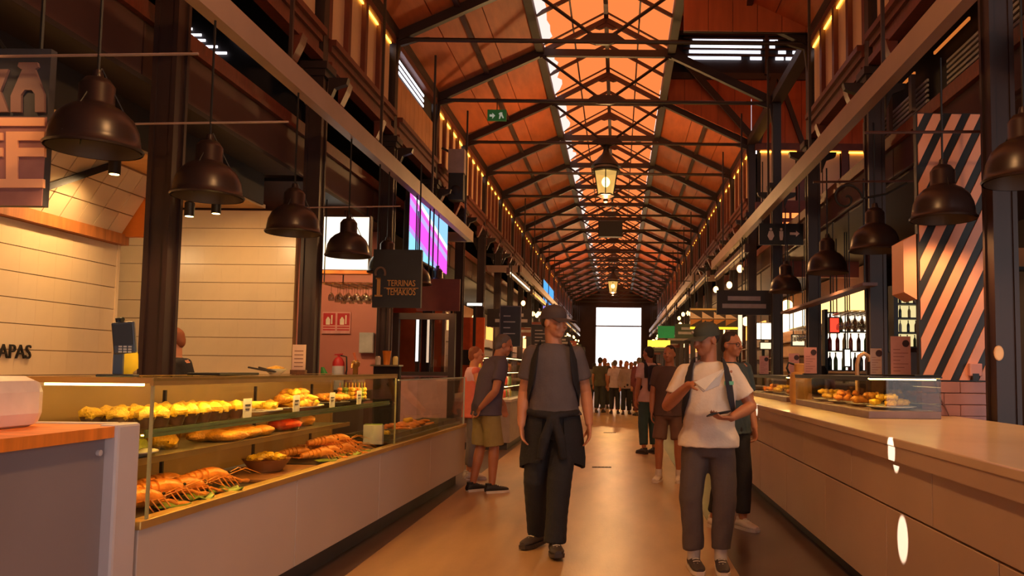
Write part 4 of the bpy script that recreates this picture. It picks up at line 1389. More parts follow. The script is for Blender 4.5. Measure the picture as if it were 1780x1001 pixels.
# dark restroom sign with two pale figures
rs = thing('restroom_sign', 'black hanging sign with two white figure pictograms and an arrow', 'sign', at(1358, 407, 13.0))
MB().box(-.36, 0, -.175, .36, .04, .175).build('board', black, rs)
for dx, skirt in ((-.17, True), (.0, False)):
    mb = MB()
    mb.prism([(dx - .016, .06), (dx + .016, .06), (dx + .02, .08), (dx + .016, .10), (dx - .016, .10), (dx - .02, .08)], (0, -.008, 0), (1, 0, 0), (0, 0, 1), (0, 1, 0), .006)
    wv = .055 if skirt else .03
    mb.prism([(dx - .03, .05), (dx + .03, .05), (dx + wv, -.03), (dx + .02, -.1), (dx - .02, -.1), (dx - wv, -.03)], (0, -.008, 0), (1, 0, 0), (0, 0, 1), (0, 1, 0), .006)
    mb.build('figure', M('sign_white', (214, 196, 190), .5), rs)
MB().prism([(.14, -.01), (.24, -.01), (.24, -.04), (.30, .01), (.24, .06), (.24, .03), (.14, .03)], (0, -.008, 0), (1, 0, 0), (0, 0, 1), (0, 1, 0), .006).build('arrow', MATS['sign_white'], rs)
for x in (-.3, .3):
    MB().tube([(x, .02, .175), (x, .02, 1.2)], .01, 6).build('hanger', black, rs)
# maroon bulkhead with small orange windows
mw = thing('maroon_bulkhead', 'maroon bulkhead with small glowing orange windows behind the restroom sign', 'panel', (2.95, 15.5, 3.9))
MB().box(0, 0, -.75, 1.7, .1, .75).build('board', M('maroon_board', (112, 44, 30), .6), mw)
for r, (zc, xs) in enumerate(((.45, (.05, .22, .40)), (.27, (.1, .27, .44)), (-.08, (.2, .42)))):
    for x in xs:
        MB().box(x, -.01, zc - .05, x + .13 if r < 2 else x + .08, 0, zc + .05).build('lit_window', orl, mw)
MB().box(0, -.02, .06, 1.7, 0, .1).build('ledge', cream, mw)
# triangle patterned sign with a yellow strip
ts = thing('triangle_sign', 'sign with dark and pale triangle pattern above a yellow light strip', 'sign', at(1200, 568, 19.0))
W3 = at(1282, 568, 19).x - at(1200, 568, 19).x
MB().box(0, 0, 0, W3, .08, .40).build('board', M('tri_dark', (50, 36, 34), .6), ts)
n = 4
for i in range(n):
    a = W3 / n
    MB().prism([(i * a, .2), ((i + 1) * a, .2), (i * a, .36)], (0, 0, 0), (1, 0, 0), (0, 0, 1), (0, -1, 0), .01).build('triangle', M('tri_pale', (200, 170, 150), .6), ts)
    MB().prism([(i * a, .03), ((i + 1) * a, .18), (i * a, .18)], (0, 0, 0), (1, 0, 0), (0, 0, 1), (0, -1, 0), .01).build('triangle', M('tri_ochre', (170, 110, 50), .6), ts)
MB().box(0, -.03, -.05, W3, .05, -.0).build('light_strip', EM('yellow_strip', (255, 200, 40), 2.2), ts)
MB().box(0, 0, .40, W3, .05, .44).build('top_rail', brass, ts)
for x in (.1, W3 - .1):
    MB().tube([(x, .04, .44), (x, .04, 1.3)], .012, 6).build('hanger', black, ts)
# decorative iron scroll by the bar lamps
sc = thing('scroll_bracket', 'wrought iron scroll bracket on the cross rod by the bar lamps', 'bracket', (2.72, 7.8, 3.02))
pts = [(-.5 + .16 * (1 - t) * math.cos(9 * t), 0, .16 * (1 - t) * math.sin(9 * t)) for t in np.linspace(0, .9, 26)]
MB().tube(pts, .012, 6).build('scroll', black, sc, True)
MB().tube([(-.34, 0, 0), (-.1, 0, .05), (.1, 0, .16)], .012, 6).build('arm', black, sc, True)
# tiny sunlit spots: added spotlights under the eaves stand in for sun
for k, (tx, ty, tz) in enumerate(((XB - .02, 4.28, .90), (XB, 4.2, .47), (XB - .02, 8.4, .93))):
    t = thing('spotlight', 'added narrow beam spotlight under the eaves making a sun patch', 'lamp', (XM - HW + .3, ty - .3, 5.9), 0, 'added eaves spotlights for sun patches')
    MB().tube([(0, 0, 0), (.03, 0, -.12)], .035, 10).build('can', black, t)
    MB().box(-.02, -.02, 0, .02, .02, .25).build('clamp', black, t)
    sp_ = add_light('spot_light', 'SPOT', (.03, 0, -.14), 9000, (1, .95, .92), t, None, spot_size=math.radians(1.0 if k != 1 else 1.35), spot_blend=.25, shadow_soft_size=.006)
    sp_.rotation_euler = (Vector((tx, ty, tz)) - (t.location + Vector((.03, 0, -.14)))).to_track_quat('-Z', 'Y').to_euler()

# ================================================================== deeper stalls, signs and lanterns
salmon = M('salmon_wall', (196, 122, 104), .6, 0, .08, 1)
w = struct('wall_salmon')
MB().box(-7.4, 12.6, 0, -3.72, 12.7, 3.46).build('wall_face', salmon, w)
MB().box(-3.76, 12.5, 0, -3.70, 12.72, 2.4).build('door_post', M('steel_post', (160, 150, 140), .35, .5), w)

can_spot('added black can spotlight brightening the salmon wall', (-4.3, 11.2, 2.9), (-4.3, 12.6, 1.7), 90, None, 3.46)  # both spots added to brighten this otherwise dark stall
can_spot('added black can spotlight over the golden beer tap', (-3.8, 9.9, 2.9), (-3.9, 11.4, 1.2), 50, None, 3.46)
def WP(px, py, Y=12.58):
    return at(px, py, Y)

# notice with two red pictograms
nt_ = thing('fire_notice', 'pale notice with two red fire equipment pictograms on the salmon wall', 'notice', WP(585, 561))
MB().box(-.22, -.01, -.17, .22, 0, .17).build('board', M('notice_pink', (214, 150, 140), .5), nt_)
redp = M('notice_red', (190, 40, 44), .5); pale = M('notice_pale', (232, 214, 190), .5)
for dx in (-.11, .11):
    MB().box(dx - .095, -.014, -.04, dx + .095, -.01, .15).build('red_field', redp, nt_)
    pg_ = MB().lathe([(.03, 0), (.034, .01), (.034, .08), (.02, .1), (.012, .12)], 10).build('pictogram', pale, nt_, loc=(dx - .02, -.014, -.03))
    pg_.scale = (1, .1, 1)
    MB().box(dx + .03, -.017, -.02, dx + .05, -.013, .12).build('pictogram_bar', pale, nt_)
    MB().box(dx - .095, -.014, -.08, dx + .095, -.01, -.06).box(dx - .095, -.014, -.12, dx + .095, -.01, -.10).build('caption_lines', redp, nt_)
fe = thing('fire_extinguisher', 'fire extinguisher with red top and pale body standing before the salmon wall', 'extinguisher', (WP(597, 640).x, 12.35, .98))
MB().lathe([(.085, 0), (.09, .02), (.09, .34), (.088, .36)], 18).build('body', M('ext_pale', (206, 196, 196), .3), fe, True)
MB().lathe([(.089, .36), (.085, .42), (.05, .48), (.02, .5)], 18).build('shoulder', redp, fe, True)
MB().bar((-.06, 0, .53), (.06, 0, .54), .03, .02).bar((0, 0, .48), (0, 0, .54), .03, .03).build('handle', redp, fe)
MB().tube([(.03, 0, .52), (.12, 0, .5), (.13, 0, .3), (.11, 0, .2)], .012, 6).build('hose', black, fe, True)
st = thing('back_shelf', 'dark ledge under the fire extinguisher at the salmon wall', 'shelf', (-5.2, 12.1, 0))
MB().box(0, 0, .92, 1.5, .48, .98).build('top', dark_tray, st)
MB().box(.02, .02, 0, 1.48, .46, .92).build('front', fasc, st)
gp = thing('meter_box', 'grey wall box beside the fire notice on the salmon wall', 'box', WP(640, 596))
MB().box(-.12, -.08, -.16, .10, 0, .16).build('housing', M('box_grey', (176, 172, 166), .4), gp, bevel=.008)
MB().box(-.11, -.086, -.15, .09, -.08, .15).build('door', M('box_grey2', (186, 182, 176), .4), gp)
tp = thing('beer_tap', 'tall golden beer tap behind the glass food counter', 'tap', (at(618, 640, 8.8).x, 8.8, .98))
MB().lathe([(.05, 0), (.05, .02), (.03, .05), (.028, .34), (.045, .36), (.045, .40), (.02, .42)], 16).build('column', M('tap_gold', (206, 156, 84), .25, .7), tp, True)
MB().tube([(0, 0, .37), (.0, -.1, .38), (.0, -.12, .33)], .012, 8).build('spout', MATS['tap_gold'], tp, True)
MB().tube([(0, 0, .42), (-.02, -.01, .5)], [.01, .016], 8).build('lever', M('lever_orange', (210, 110, 60), .4), tp, True)
nb = thing('napkin_cone', 'green upright cone shaped napkin holder behind the glass food counter', 'holder', (at(567, 645, 8.6).x, 8.6, .98))
MB().loft([((0, 0, 0), (.075, 0, 0), (0, .05, 0)), ((0, 0, .12), (.07, 0, 0), (0, .045, 0)), ((-.01, 0, .24), (.05, 0, 0), (0, .03, 0)), ((-.04, 0, .34), (.015, 0, 0), (0, .01, 0))], 18).build('cone', M('green_plastic', (20, 110, 40), .4), nb, True)
wb_ = thing('work_bench', 'dark bench behind the glass food counter carrying the golden beer tap', 'bench', (-3.28, 7.95, 0))
MB().box(0, 0, .92, .5, 1.0, .98).build('top', dark_tray, wb_)
MB().box(.02, .02, 0, .48, .98, .92).build('body', fasc, wb_)
# lit menu box
lb_ = thing('menu_light_box', 'large white lit menu box behind the bell lamps', 'sign', at(596, 424, 10.6))
MB().box(-.36, 0, -.36, .36, .1, .38).build('housing', fasc, lb_)
MB().box(-.34, -.008, -.34, .34, 0, .36).build('lit_face', EM('menu_white', (255, 240, 214), 1.8), lb_)
MB().box(-.36, -.03, -.40, .36, .1, -.355).build('lower_lip', orange_wood, lb_)
for x in (-.3, .3):
    MB().tube([(x, .05, .38), (x, .05, 3.46 - lb_.location.z)], .012, 6).build('hanger', black, lb_)
# hanging glasses over the second stall
glass_rack('rack of upturned wine glasses hanging beyond the tiled stall', 'upturned wine glass hanging beyond the tiled stall', -3.75, -2.75, 10.2, 10.9, 2.38, 9, 3, 3.46)
# black slate sign with gold lettering
ss = thing('slate_sign', 'black square sign with gold lettering hanging under the cream beam', 'sign', at(690, 484, 9.6))
MB().box(-.29, 0, -.35, .29, .06, .35).build('board', M('slate_black', (34, 32, 34), .5), ss)
me = text_mesh('TERRINAS', .105, gold, .004, 'CENTER', .72); put(me, 'lettering', ss, (.055, -.004, -.06), (PI / 2, 0, 0))
me = text_mesh('TEMAKIOS', .115, gold, .004, 'CENTER', .64); put(me, 'lettering', ss, (.055, -.004, -.165), (PI / 2, 0, 0))
MB().box(-.15, -.008, -.118, .26, 0, -.112).build('rule', gold, ss)
MB().box(-.235, -.008, -.2, -.195, 0, .0).box(-.26, -.008, -.22, -.17, 0, -.20).box(-.25, -.008, -.01, -.195, 0, .005).build('numeral', gold, ss)
pts = [(-.2 + .06 * math.cos(a), -.004, .06 + .07 * math.sin(a)) for a in np.linspace(-.4, PI + .4, 14)]
MB().tube(pts, .014, 6).build('emblem', M('dim_gold', (110, 84, 66), .5), ss, True)
for x in (-.25, .25):
    MB().tube([(x, .03, .35), (x, .03, 3.78 - ss.location.z)], .01, 6).build('hanger', black, ss)
# maroon board beside
mb_ = thing('maroon_board', 'plain maroon board behind the slate sign', 'board', at(765, 513, 12.3))
MB().box(-.36, 0, -.24, .30, .05, .25).build('board', M('maroon_plain', (104, 42, 36), .6), mb_)
for x in (-2.93 - mb_.location.x, -2.87 - mb_.location.x):
    MB().tube([(x, .03, .25), (x, .03, 3.79 - mb_.location.z)], .012, 6).build('hanger', black, mb_)
# video screens
def screen_mat(name):
    m = bpy.data.materials.new(name); m.use_nodes = True
    nt = m.node_tree; nt.nodes.remove(nt.nodes['Principled BSDF'])
    tc = nt.nodes.new('ShaderNodeTexCoord'); se = nt.nodes.new('ShaderNodeSeparateXYZ')
    nt.links.new(tc.outputs['Generated'], se.inputs[0])
    a = nt.nodes.new('ShaderNodeMath'); a.operation = 'MULTIPLY_ADD'; a.inputs[1].default_value = .55
    nt.links.new(se.outputs['Y'], a.inputs[0]); nt.links.new(se.outputs['Z'], a.inputs[2])
    rp = nt.nodes.new('ShaderNodeValToRGB'); rp.color_ramp.interpolation = 'CONSTANT'
    cols = [(0, (150, 220, 255)), (.36, (190, 150, 250)), (.46, (250, 90, 235)), (.80, (190, 170, 245)), (.92, (252, 100, 220)), (1.02, (235, 245, 250)), (1.12, (150, 205, 255))]
    cr = rp.color_ramp
    cr.elements[0].position = 0; cr.elements[0].color = lin(cols[0][1]) + (1,)
    cr.elements[1].position = cols[1][0] / 1.55; cr.elements[1].color = lin(cols[1][1]) + (1,)
    for p_, c_ in cols[2:]:
        e = cr.elements.new(p_ / 1.55); e.color = lin(c_) + (1,)
    dv = nt.nodes.new('ShaderNodeMath'); dv.operation = 'DIVIDE'; dv.inputs[1].default_value = 1.55
    nt.links.new(a.outputs[0], dv.inputs[0]); nt.links.new(dv.outputs[0], rp.inputs[0])
    e = nt.nodes.new('ShaderNodeEmission'); e.inputs[1].default_value = 1.25
    nt.links.new(rp.outputs[0], e.inputs[0]); nt.links.new(e.outputs[0], nt.nodes['Material Output'].inputs[0])
    return m
vs = thing('video_screen', 'large magenta and blue video screen on the stall fascia', 'screen', (-3.18, 12.05, 3.02))
MB().box(-.06, 0, 0, 0, 2.75, .98).build('housing', black, vs)
MB().box(0, .03, .03, .006, 2.72, .95).build('display', screen_mat('screen_content'), vs)
MB().box(-.06, 0, .98, 0, 2.75, 1.14).build('header', black, vs)
MB().box(0, .05, 1.16, .01, 2.75, 1.21).build('blue_light_strip', EM('blue_strip', (150, 190, 255), 2.0), vs)
MB().box(-.05, .0, 1.14, 0, 2.75, 1.23).build('strip_channel', black, vs)
vs2 = thing('video_screen', 'small light blue video screen on a distant stall fascia', 'screen', (-2.96, 31.5, 3.6))
MB().box(-.06, 0, 0, 0, 5.0, 1.3).build('housing', black, vs2)
MB().box(0, .05, .45, .006, 4.95, 1.25).build('display', EM('blue_display', (90, 170, 255), 1.3), vs2)
MB().box(0, .05, .05, .006, 3.5, .4).build('lower_display', EM('violet_display', (170, 150, 250), 1.2), vs2)

# loudspeaker on the clerestory
ls = thing('loudspeaker', 'black loudspeaker with pale top hanging below the clerestory', 'speaker', (-3.05, 14.9, 4.45))
MB().box(-.14, -.12, 0, .14, .12, .5).build('cabinet', black, ls, bevel=.01)
MB().box(-.15, -.13, .5, .15, .13, .95).build('bracket_box', M('pale_box', (150, 128, 118), .5), ls)
cn_ = MB().lathe([(.09, 0), (.07, .02), (.03, .025)], 16).build('cone', dark, ls, True, loc=(0, -.12, .18)); cn_.rotation_euler = (PI / 2, 0, 0)
MB().bar((-.1, 0, .9), (-.3, 0, 1.0), .04, .04).build('arm', black, ls)
# exit sign
ex = thing('exit_sign', 'green exit sign with white running figure and arrow hanging from a truss', 'sign', at(865, 203, 14.4))
ex.location.y = 14.3
MB().box(-.17, 0, -.10, .17, .05, .10).build('box', M('exit_green', (30, 96, 44), .5, emit=.25), ex)
whs = M('exit_white', (200, 220, 200), .5, emit=.3)
MB().prism([(-.13, -.01), (-.08, -.01), (-.08, -.05), (-.03, .01), (-.08, .06), (-.08, .03), (-.13, .03)], (0, -.006, -.02), (1, 0, 0), (0, 0, 1), (0, 1, 0), .006).build('arrow', whs, ex)
MB().prism([(.04, -.07), (.06, -.07), (.08, -.01), (.11, -.06), (.13, -.05), (.10, .02), (.10, .05), (.06, .05), (.03, .02), (.05, .01)], (0, -.006, 0), (1, 0, 0), (0, 0, 1), (0, 1, 0), .006).build('figure', whs, ex)
MB().tube([(0, .02, .1), (0, .02, .32)], .008, 6).build('hanger', black, ex)

# --- street-lantern pendants on the hall axis
ln_glow = GLASS('lantern_glass', (1.0, .86, .55), .3, .1)
_nt = ln_glow.node_tree
_e = _nt.nodes.new('ShaderNodeEmission'); _e.inputs[0].default_value = lin((255, 196, 104)) + (1,); _e.inputs[1].default_value = .95
_m = _nt.nodes.new('ShaderNodeMixShader'); _m.inputs[0].default_value = .72
_o = _nt.nodes['Material Output']
_nt.links.new(_o.inputs[0].links[0].from_socket, _m.inputs[1]); _nt.links.new(_e.outputs[0], _m.inputs[2]); _nt.links.new(_m.outputs[0], _o.inputs[0])
def lantern(loc, label, e):
    t = thing('lantern', label, 'lamp', loc)
    n = 6
    def ring(r, z, a0=PI / 6):
        return [(r * math.cos(a0 + 2 * PI * k / n), r * math.sin(a0 + 2 * PI * k / n), z) for k in range(n)]
    lo, hi = ring(.19, .12), ring(.28, .62)
    for k in range(n):
        k2 = (k + 1) % n
        MB().add([lo[k], lo[k2], hi[k2], hi[k]], [(0, 1, 2, 3)]).build('pane', ln_glow, t)
        MB().tube([lo[k], hi[k]], .012, 5).build('glazing_bar', black, t)
    MB().lathe([(.18, .09), (.2, .10), (.2, .13), (.18, .13)], 6).build('lower_ring', black, t)
    MB().lathe([(.03, -.05), (.06, -.03), (.05, .02), (.16, .09), (.17, .1)], 14).build('base_cup', M('lantern_base', (60, 44, 36), .4), t, True)
    MB().lathe([(.28, .61), (.31, .63), (.31, .66), (.27, .68)], 24).build('upper_ring', black, t, True)
    MB().lathe([(.25, .67), (.25, .73)], 24).build('vent_band', M('vent', (200, 170, 130), .4), t, True)
    MB().lathe([(.33, .73), (.31, .76), (.24, .84), (.17, .93), (.10, 1.0), (.07, 1.06), (.06, 1.12), (.09, 1.18), (.12, 1.20), (.11, 1.22), (.03, 1.23)], 24).build('hood', black, t, True)
    MB().ell((0, 0, .40), (.09, .09, .11)).build('bulb', EM('lantern_bulb', (255, 226, 150), 22), t, True)
    MB().tube([(0, 0, 1.22), (0, 0, 6.2 - loc[2])], .012, 6).build('stem', black, t)
    add_light('lantern_light', 'POINT', (0, 0, -.30), e, WARM, t, None, shadow_soft_size=.12)
    return t
lantern((XM - .02, 17.1, 4.95), 'large glowing street style lantern hanging below a truss before the dark hanging box', 260)
lantern((XM, 38.7, 4.95), 'glowing street style lantern hanging far down the hall beyond the dark hanging box', 400)
lantern((XM, 3.0, 4.95), 'street style lantern hanging over the near end of the aisle', 260)
hb = thing('hanging_box', 'dark rectangular box hanging between the two lanterns', 'box', (XM, 25.2, 5.5))
MB().box(-.38, -.15, 0, .38, .15, .5).build('body', black, hb, bevel=.02)
for x in (-.3, .3):
    MB().tube([(x, 0, .5), (x, 0, .72)], .012, 6).build('hanger', black, hb)

# --- second glass counter on the tiled side
c2 = thing('pastry_counter', 'grey front counter with lit glass shelves beyond the food counter', 'counter', (-3.25, 13.2, 0))
MB().box(0, 0, .12, 1.5, 5.2, .78).build('body', M('counter_grey', (150, 132, 124), .5), c2)
MB().box(.05, .05, 0, 1.45, 5.15, .12).build('plinth', plinth_m, c2)
MB().box(-.02, -.02, .78, 1.52, 5.22, .82).build('top', panel_w, c2)
MB().box(.8, .1, .82, .806, 5.0, 1.5).build('back_glass', gl, c2)
MB().box(1.44, .1, .82, 1.446, 5.0, 1.5).build('front_glass', gl, c2)
MB().box(.8, .1, .82, 1.446, .106, 1.5).build('end_glass', gl, c2)
for z in (1.03, 1.26, 1.5):
    MB().box(.8, .1, z, 1.45, 5.0, z + .015).build('glass_shelf', shelfgl, c2)
    MB().box(1.38, .12, z - .012, 1.41, 4.98, z - .002).build('led_strip', EM('led_pastry', (255, 214, 150), 10), c2)
    MB().box(.85, .11, z - .012, 1.41, .125, z - .002).build('led_strip', MATS['led_pastry'], c2)
pcols = [M('jar_%d' % i, c, .3) for i, c in enumerate(((230, 220, 200), (200, 60, 50), (240, 190, 70), (90, 140, 60), (180, 110, 60)))]
rr = random.Random(31)
jm = [MB().lathe([(.045, 0), (.05, .01), (.05, .1), (.04, .12), (.042, .14)], 12).mesh('jar', m_, True) for m_ in pcols]
for zi, z in enumerate((.82, 1.045, 1.275)):
    for j in range(9):
        for i in range(3):
            o = put(jm[rr.randrange(5)], 'jar', None, (-3.25 + .93 + .16 * i, 13.2 + .25 + .17 * j, z))
            tag(o, 'small coloured jar on the lit shelves of the grey front counter', 'jar', 'jars on the lit shelves of the grey counter')
# chalkboard menus by that counter
for (px, py, Y, wpx, hpx, lab) in ((887, 567, 16.5, 34, 68, 'dark chalkboard menu hanging above the grey front counter'), (943, 585, 20.0, 38, 40, 'small dark chalkboard hanging behind the man in the grey shirt')):
    p = at(px, py, Y)
    t = thing('chalkboard', lab, 'sign', p)
    k_ = Y / F_PX
    MB().box(-wpx * k_ / 2, 0, -hpx * k_ / 2, wpx * k_ / 2, .04, hpx * k_ / 2).build('board', M('chalk_slate', (46, 44, 50), .6), t)
    f_ = MB(); a_, b_ = wpx * k_ / 2, hpx * k_ / 2
    f_.box(-a_ - .02, -.02, -b_ - .02, a_ + .02, .03, -b_).box(-a_ - .02, -.02, b_, a_ + .02, .03, b_ + .02).box(-a_ - .02, -.02, -b_, -a_, .03, b_).box(a_, -.02, -b_, a_ + .02, .03, b_)
    f_.build('frame', M('chalk_frame', (96, 84, 88), .5), t)
    ln_ = MB()
    for q in range(5):
        ln_.box(-a_ * .7, -.005, -b_ * .7 + q * b_ * .3, -a_ * .7 + a_ * (.7 + .5 * (q % 2)), 0, -b_ * .7 + q * b_ * .3 + .02)
    ln_.build('chalk_lines', M('chalk', (170, 160, 160)), t)
    MB().box(-.03, .0, (1.515 if px < 900 else 1.05) - p.z, .03, .03, -b_ - .02).build('post', black, t)
# orange stall interior panel and glazed doors near the column
dr = struct('door_1')
MB().box(-3.35, 12.72, 0, -2.75, 12.78, .02).build('threshold', dark, dr)
y_ = 12.9
MB().box(-3.62, y_, 0, -3.52, y_ + .1, 2.2).box(-2.72, y_, 0, -2.62, y_ + .1, 2.2).box(-3.52, y_, 2.1, -2.72, y_ + .1, 2.2).box(-3.52, y_, .0, -2.72, y_ + .1, .1).box(-3.52, y_, 1.2, -2.72, y_ + .08, 1.26).build('door_frame', steel_dk, dr)
MB().box(-3.52, y_ + .03, 1.26, -2.72, y_ + .05, 2.1).build('pane', GLASS('door_pane', (.8, .76, .8), .3), dr)
MB().box(-3.52, y_ + .03, .1, -2.72, y_ + .05, 1.2).build('lower_panel', M('pink_panel', (206, 160, 160), .5), dr)
light_box('tall narrow white light seen through the glazed door', 722, 545, 729, 628, 13.05, wb)
light_box('slim pink white light seen through the glazed door', 741, 552, 747, 630, 13.08, wb2)
op = thing('orange_partition', 'orange painted partition deep behind the glazed door', 'partition', (-3.6, 16.0, 0))
MB().box(-1.0, 0, 0, .1, .08, 2.6).build('face', M('orange_paint', (206, 84, 36), .6), op)
MB().box(.1, -.02, 0, .16, .1, 2.65).build('edge', cream, op)
op = thing('orange_partition', 'orange painted partition beside the column beyond the coral top', 'partition', (-3.3, 18.6, 0))
MB().box(-.4, 0, 0, .2, .08, 2.5).build('face', MATS['orange_paint'], op)
MB().box(-.3, -.03, 1.4, .0, 0, 1.75).build('black_panel', black, op)
light_box('slanted white tube light over the orange partition', 812, 527, 838, 531, 18.46, wb)
cs_ = thing('cup_shelf', 'small metal shelf with an orange cup beyond the glass rack', 'shelf', at(672, 634, 11.2))
MB().box(-.2, -.1, -.02, .2, .12, 0).build('board', steel_tray, cs_)
MB().box(-.18, .0, -cs_.location.z, .18, .1, -.02).build('stand', dark, cs_)
for i, (dx, c_) in enumerate(((-.12, (200, 180, 160)), (0, (226, 130, 40)), (.12, (206, 190, 120)))):
    o = MB().lathe([(.035, 0), (.05, .15), (.052, .155), (.04, .15)] if i == 1 else [(.035, 0), (.036, .1), (.02, .12)], 14).build('cup', M('cup_%d' % i, c_, .4), None, True, loc=cs_.location + Vector((dx, 0, 0)))
    if i == 1: o.scale = (1.2, 1.2, 1.25)
    tag(o, ('pale short cup', 'tall orange cup', 'yellowish short cup')[i] + ' on the small metal shelf', 'cup')

# --- far stalls in rhythm along both sides
rr = random.Random(77)
lab_w = {-1: '%s far stall beyond the grey front counter', 1: '%s far stall beyond the marble bar'}
cols = [(120, 92, 80), (96, 70, 64), (150, 120, 100), (80, 54, 48)]
glows = [EM('glow_a', (255, 200, 120), 2.4), EM('glow_b', (255, 236, 200), 3.0), EM('glow_c', (255, 170, 80), 2.0), EM('glow_d', (255, 120, 70), 1.6)]
bulb_m = MB().ell((0, 0, 0), (.06, .06, .075), None, 10, 7).mesh('bulb_far', EM('bulb_far', (255, 206, 130), 6))
for s in (-1, 1):
    y0 = 19.8 if s < 0 else 14.6
    k = 0
    while y0 < 55:
        Ls = 4.6
        x_front = -1.9 if s < 0 else 1.55
        wh = lab_w[s] % ORD[k]
        t = thing('stall_counter', 'panelled counter of the ' + wh, 'counter', (x_front, y0, 0), 0, 'far stall counters')
        W_ = 1.2
        MB().box(0, 0, .1, s * W_, Ls, 1.0).build('body', M('far_front_%d' % (k % 4), cols[k % 4], .5), t)
        MB().box(-s * .04, -.03, 1.0, s * (W_ + .04), Ls + .03, 1.05).build('top', panel_w, t)
        MB().box(s * .06, .05, 0, s * (W_ - .05), Ls - .05, .1).build('plinth', plinth_m, t)
        MB().box(s * .1, .2, 1.05, s * .108, Ls - .2, 1.4).build('glass_screen', gl, t)
        MB().box(s * .1, .2, 1.40, s * .5, Ls - .2, 1.42).build('glass_shelf', shelfgl, t)
        MB().box(s * .12, .25, 1.385, s * .15, Ls - .25, 1.398).build('led_strip', led_case, t)
        # back wall of the stall, lit
        b = thing('stall_backdrop', 'shelved backdrop with lit sign in the ' + wh, 'backdrop', (x_front + s * 3.2, y0, 0), 0, 'far stall backdrops')
        MB().box(0, 0, 0, s * .1, Ls, 3.4).build('wall_board', M('far_back_%d' % (k % 3), ((110, 60, 44), (150, 100, 60), (80, 50, 44))[k % 3], .6), b)
        for q in range(3):
            MB().box(0, .2, 1.3 + .4 * q, -s * .2, Ls - .2, 1.33 + .4 * q).build('shelf_board', brown, b)
        MB().box(-s * .005, .4, 2.45, -s * .06, Ls - .4, 2.95).build('lit_sign', glows[k % 4], b)
        # transverse signboard facing the aisle
        f = thing('stall_sign', 'hanging signboard of the ' + wh, 'sign', (x_front + s * .25, y0 + .1, 2.35), 0, 'far stall signs')
        bx_, bz_ = (2.3, 3.79) if (s > 0 and y0 < 19) else ((-2.7, 3.96) if s < 0 else (2.2, 3.96))
        MB().box(0, 0, 0, s * 1.1, .06, .45).build('board', M('far_sign_%d' % (k % 3), ((44, 36, 36), (120, 50, 40), (60, 70, 50))[k % 3], .5), f)
        MB().box(s * .1, -.01, .12, s * .9, 0, .2).box(s * .2, -.01, .26, s * .8, 0, .34).build('lettering_bars', MATS['chalk'], f)
        hx_ = bx_ - (x_front + s * .25)
        for xx in (-.03, .03):
            MB().tube([(hx_ + xx, .03, .45), (hx_ + xx, .03, bz_ - 2.35)], .012, 6).build('hanger', black, f)
        # awning light strip
        a_ = thing('light_strip', 'glowing light strip under the beam of the ' + wh, 'light', (bx_, y0, bz_ - .3), 0, 'far stall light strips')
        MB().box(0, 0, 0, s * .08, Ls, .16).build('channel', steel, a_)
        MB().box(-s * .012, .1, .03, 0, Ls - .1, .06).build('lit_face', glows[(k + 1) % 3] if s < 0 else EM('strip_dim', (255, 190, 120), .7), a_)
        for yh in (.3, 2.2, Ls - .3):
            MB().bar((s * .03, yh, .16), (s * .03, yh, .31), .02, .02).build('hanger', black, a_)
        # bulbs
        for q in range(5):
            yb = y0 + .5 + .9 * q
            zb = 3.05 + rr.uniform(-.3, .25)
            if s < 0 and yb < 22.2 or s > 0 and 19 < yb < 24.0 or yb > 55.5:
                continue
            bt_ = thing('hanging_bulb', 'bare glowing bulb hanging over the ' + wh, 'bulb', (bx_ - s * rr.uniform(-.04, .04), yb, zb), 0, 'bulbs over the ' + wh)
            put(bulb_m, 'bulb', bt_)
            MB().tube([(0, 0, .06), (0, 0, bz_ + .02 - zb)], .006, 5).build('cord', black, bt_)
        gb = thing('added_globe_lamp', 'added white globe lamp brightening the ' + wh, 'lamp', (x_front + s * 2.0, y0 + Ls / 2, 2.7), 0, 'added globe lamps in the far stalls')  # globe added as a body for the stall's fill light
        MB().ell((0, 0, 0), (.13, .13, .13), None, 14, 9).build('globe', EM('globe_glow', (255, 206, 140), 4.0), gb, True)
        MB().tube([(0, 0, .12), (0, 0, .77)], .01, 6).build('cord', black, gb)
        add_light('globe_fill_light', 'POINT', (0, 0, -.22), 60, WARM, gb, None, shadow_soft_size=.12)
        y0 += Ls + .8
        k += 1
gs = thing('green_sign', 'small green lit sign with yellow lamps over the farther bar stalls', 'sign', at(1158, 577, 24))
MB().box(-.25, 0, -.18, .25, .06, .18).build('board', M('green_board', (20, 120, 60), .5, emit=.4), gs)
MB().box(-.55, -.02, -.45, .12, .0, -.25).build('lit_panel', EM('yellow_panel', (255, 206, 60), 2.2), gs)
MB().tube([(0, .03, .18), (0, .03, 4.0 - gs.location.z), (2.22 - gs.location.x, .03, 4.0 - gs.location.z)], .012, 6).build('hanger', black, gs)
# floor drains
for (px, py) in ((1046, 812), (1060, 752)):
    p = atz(px, py, 0.0)
    t = thing('floor_drain', ('dark slotted floor drain in the aisle before the walking men' if py > 800 else 'dark slotted floor drain in the aisle near the distant crowd'), 'drain', p)
    MB().box(-.13, -.05, 0.0, .13, .05, .004).build('frame', dark, t)
    for k in range(5):
        MB().box(-.12 + .05 * k, -.04, .004, -.10 + .05 * k, .04, .006).build('slot', steel, t)

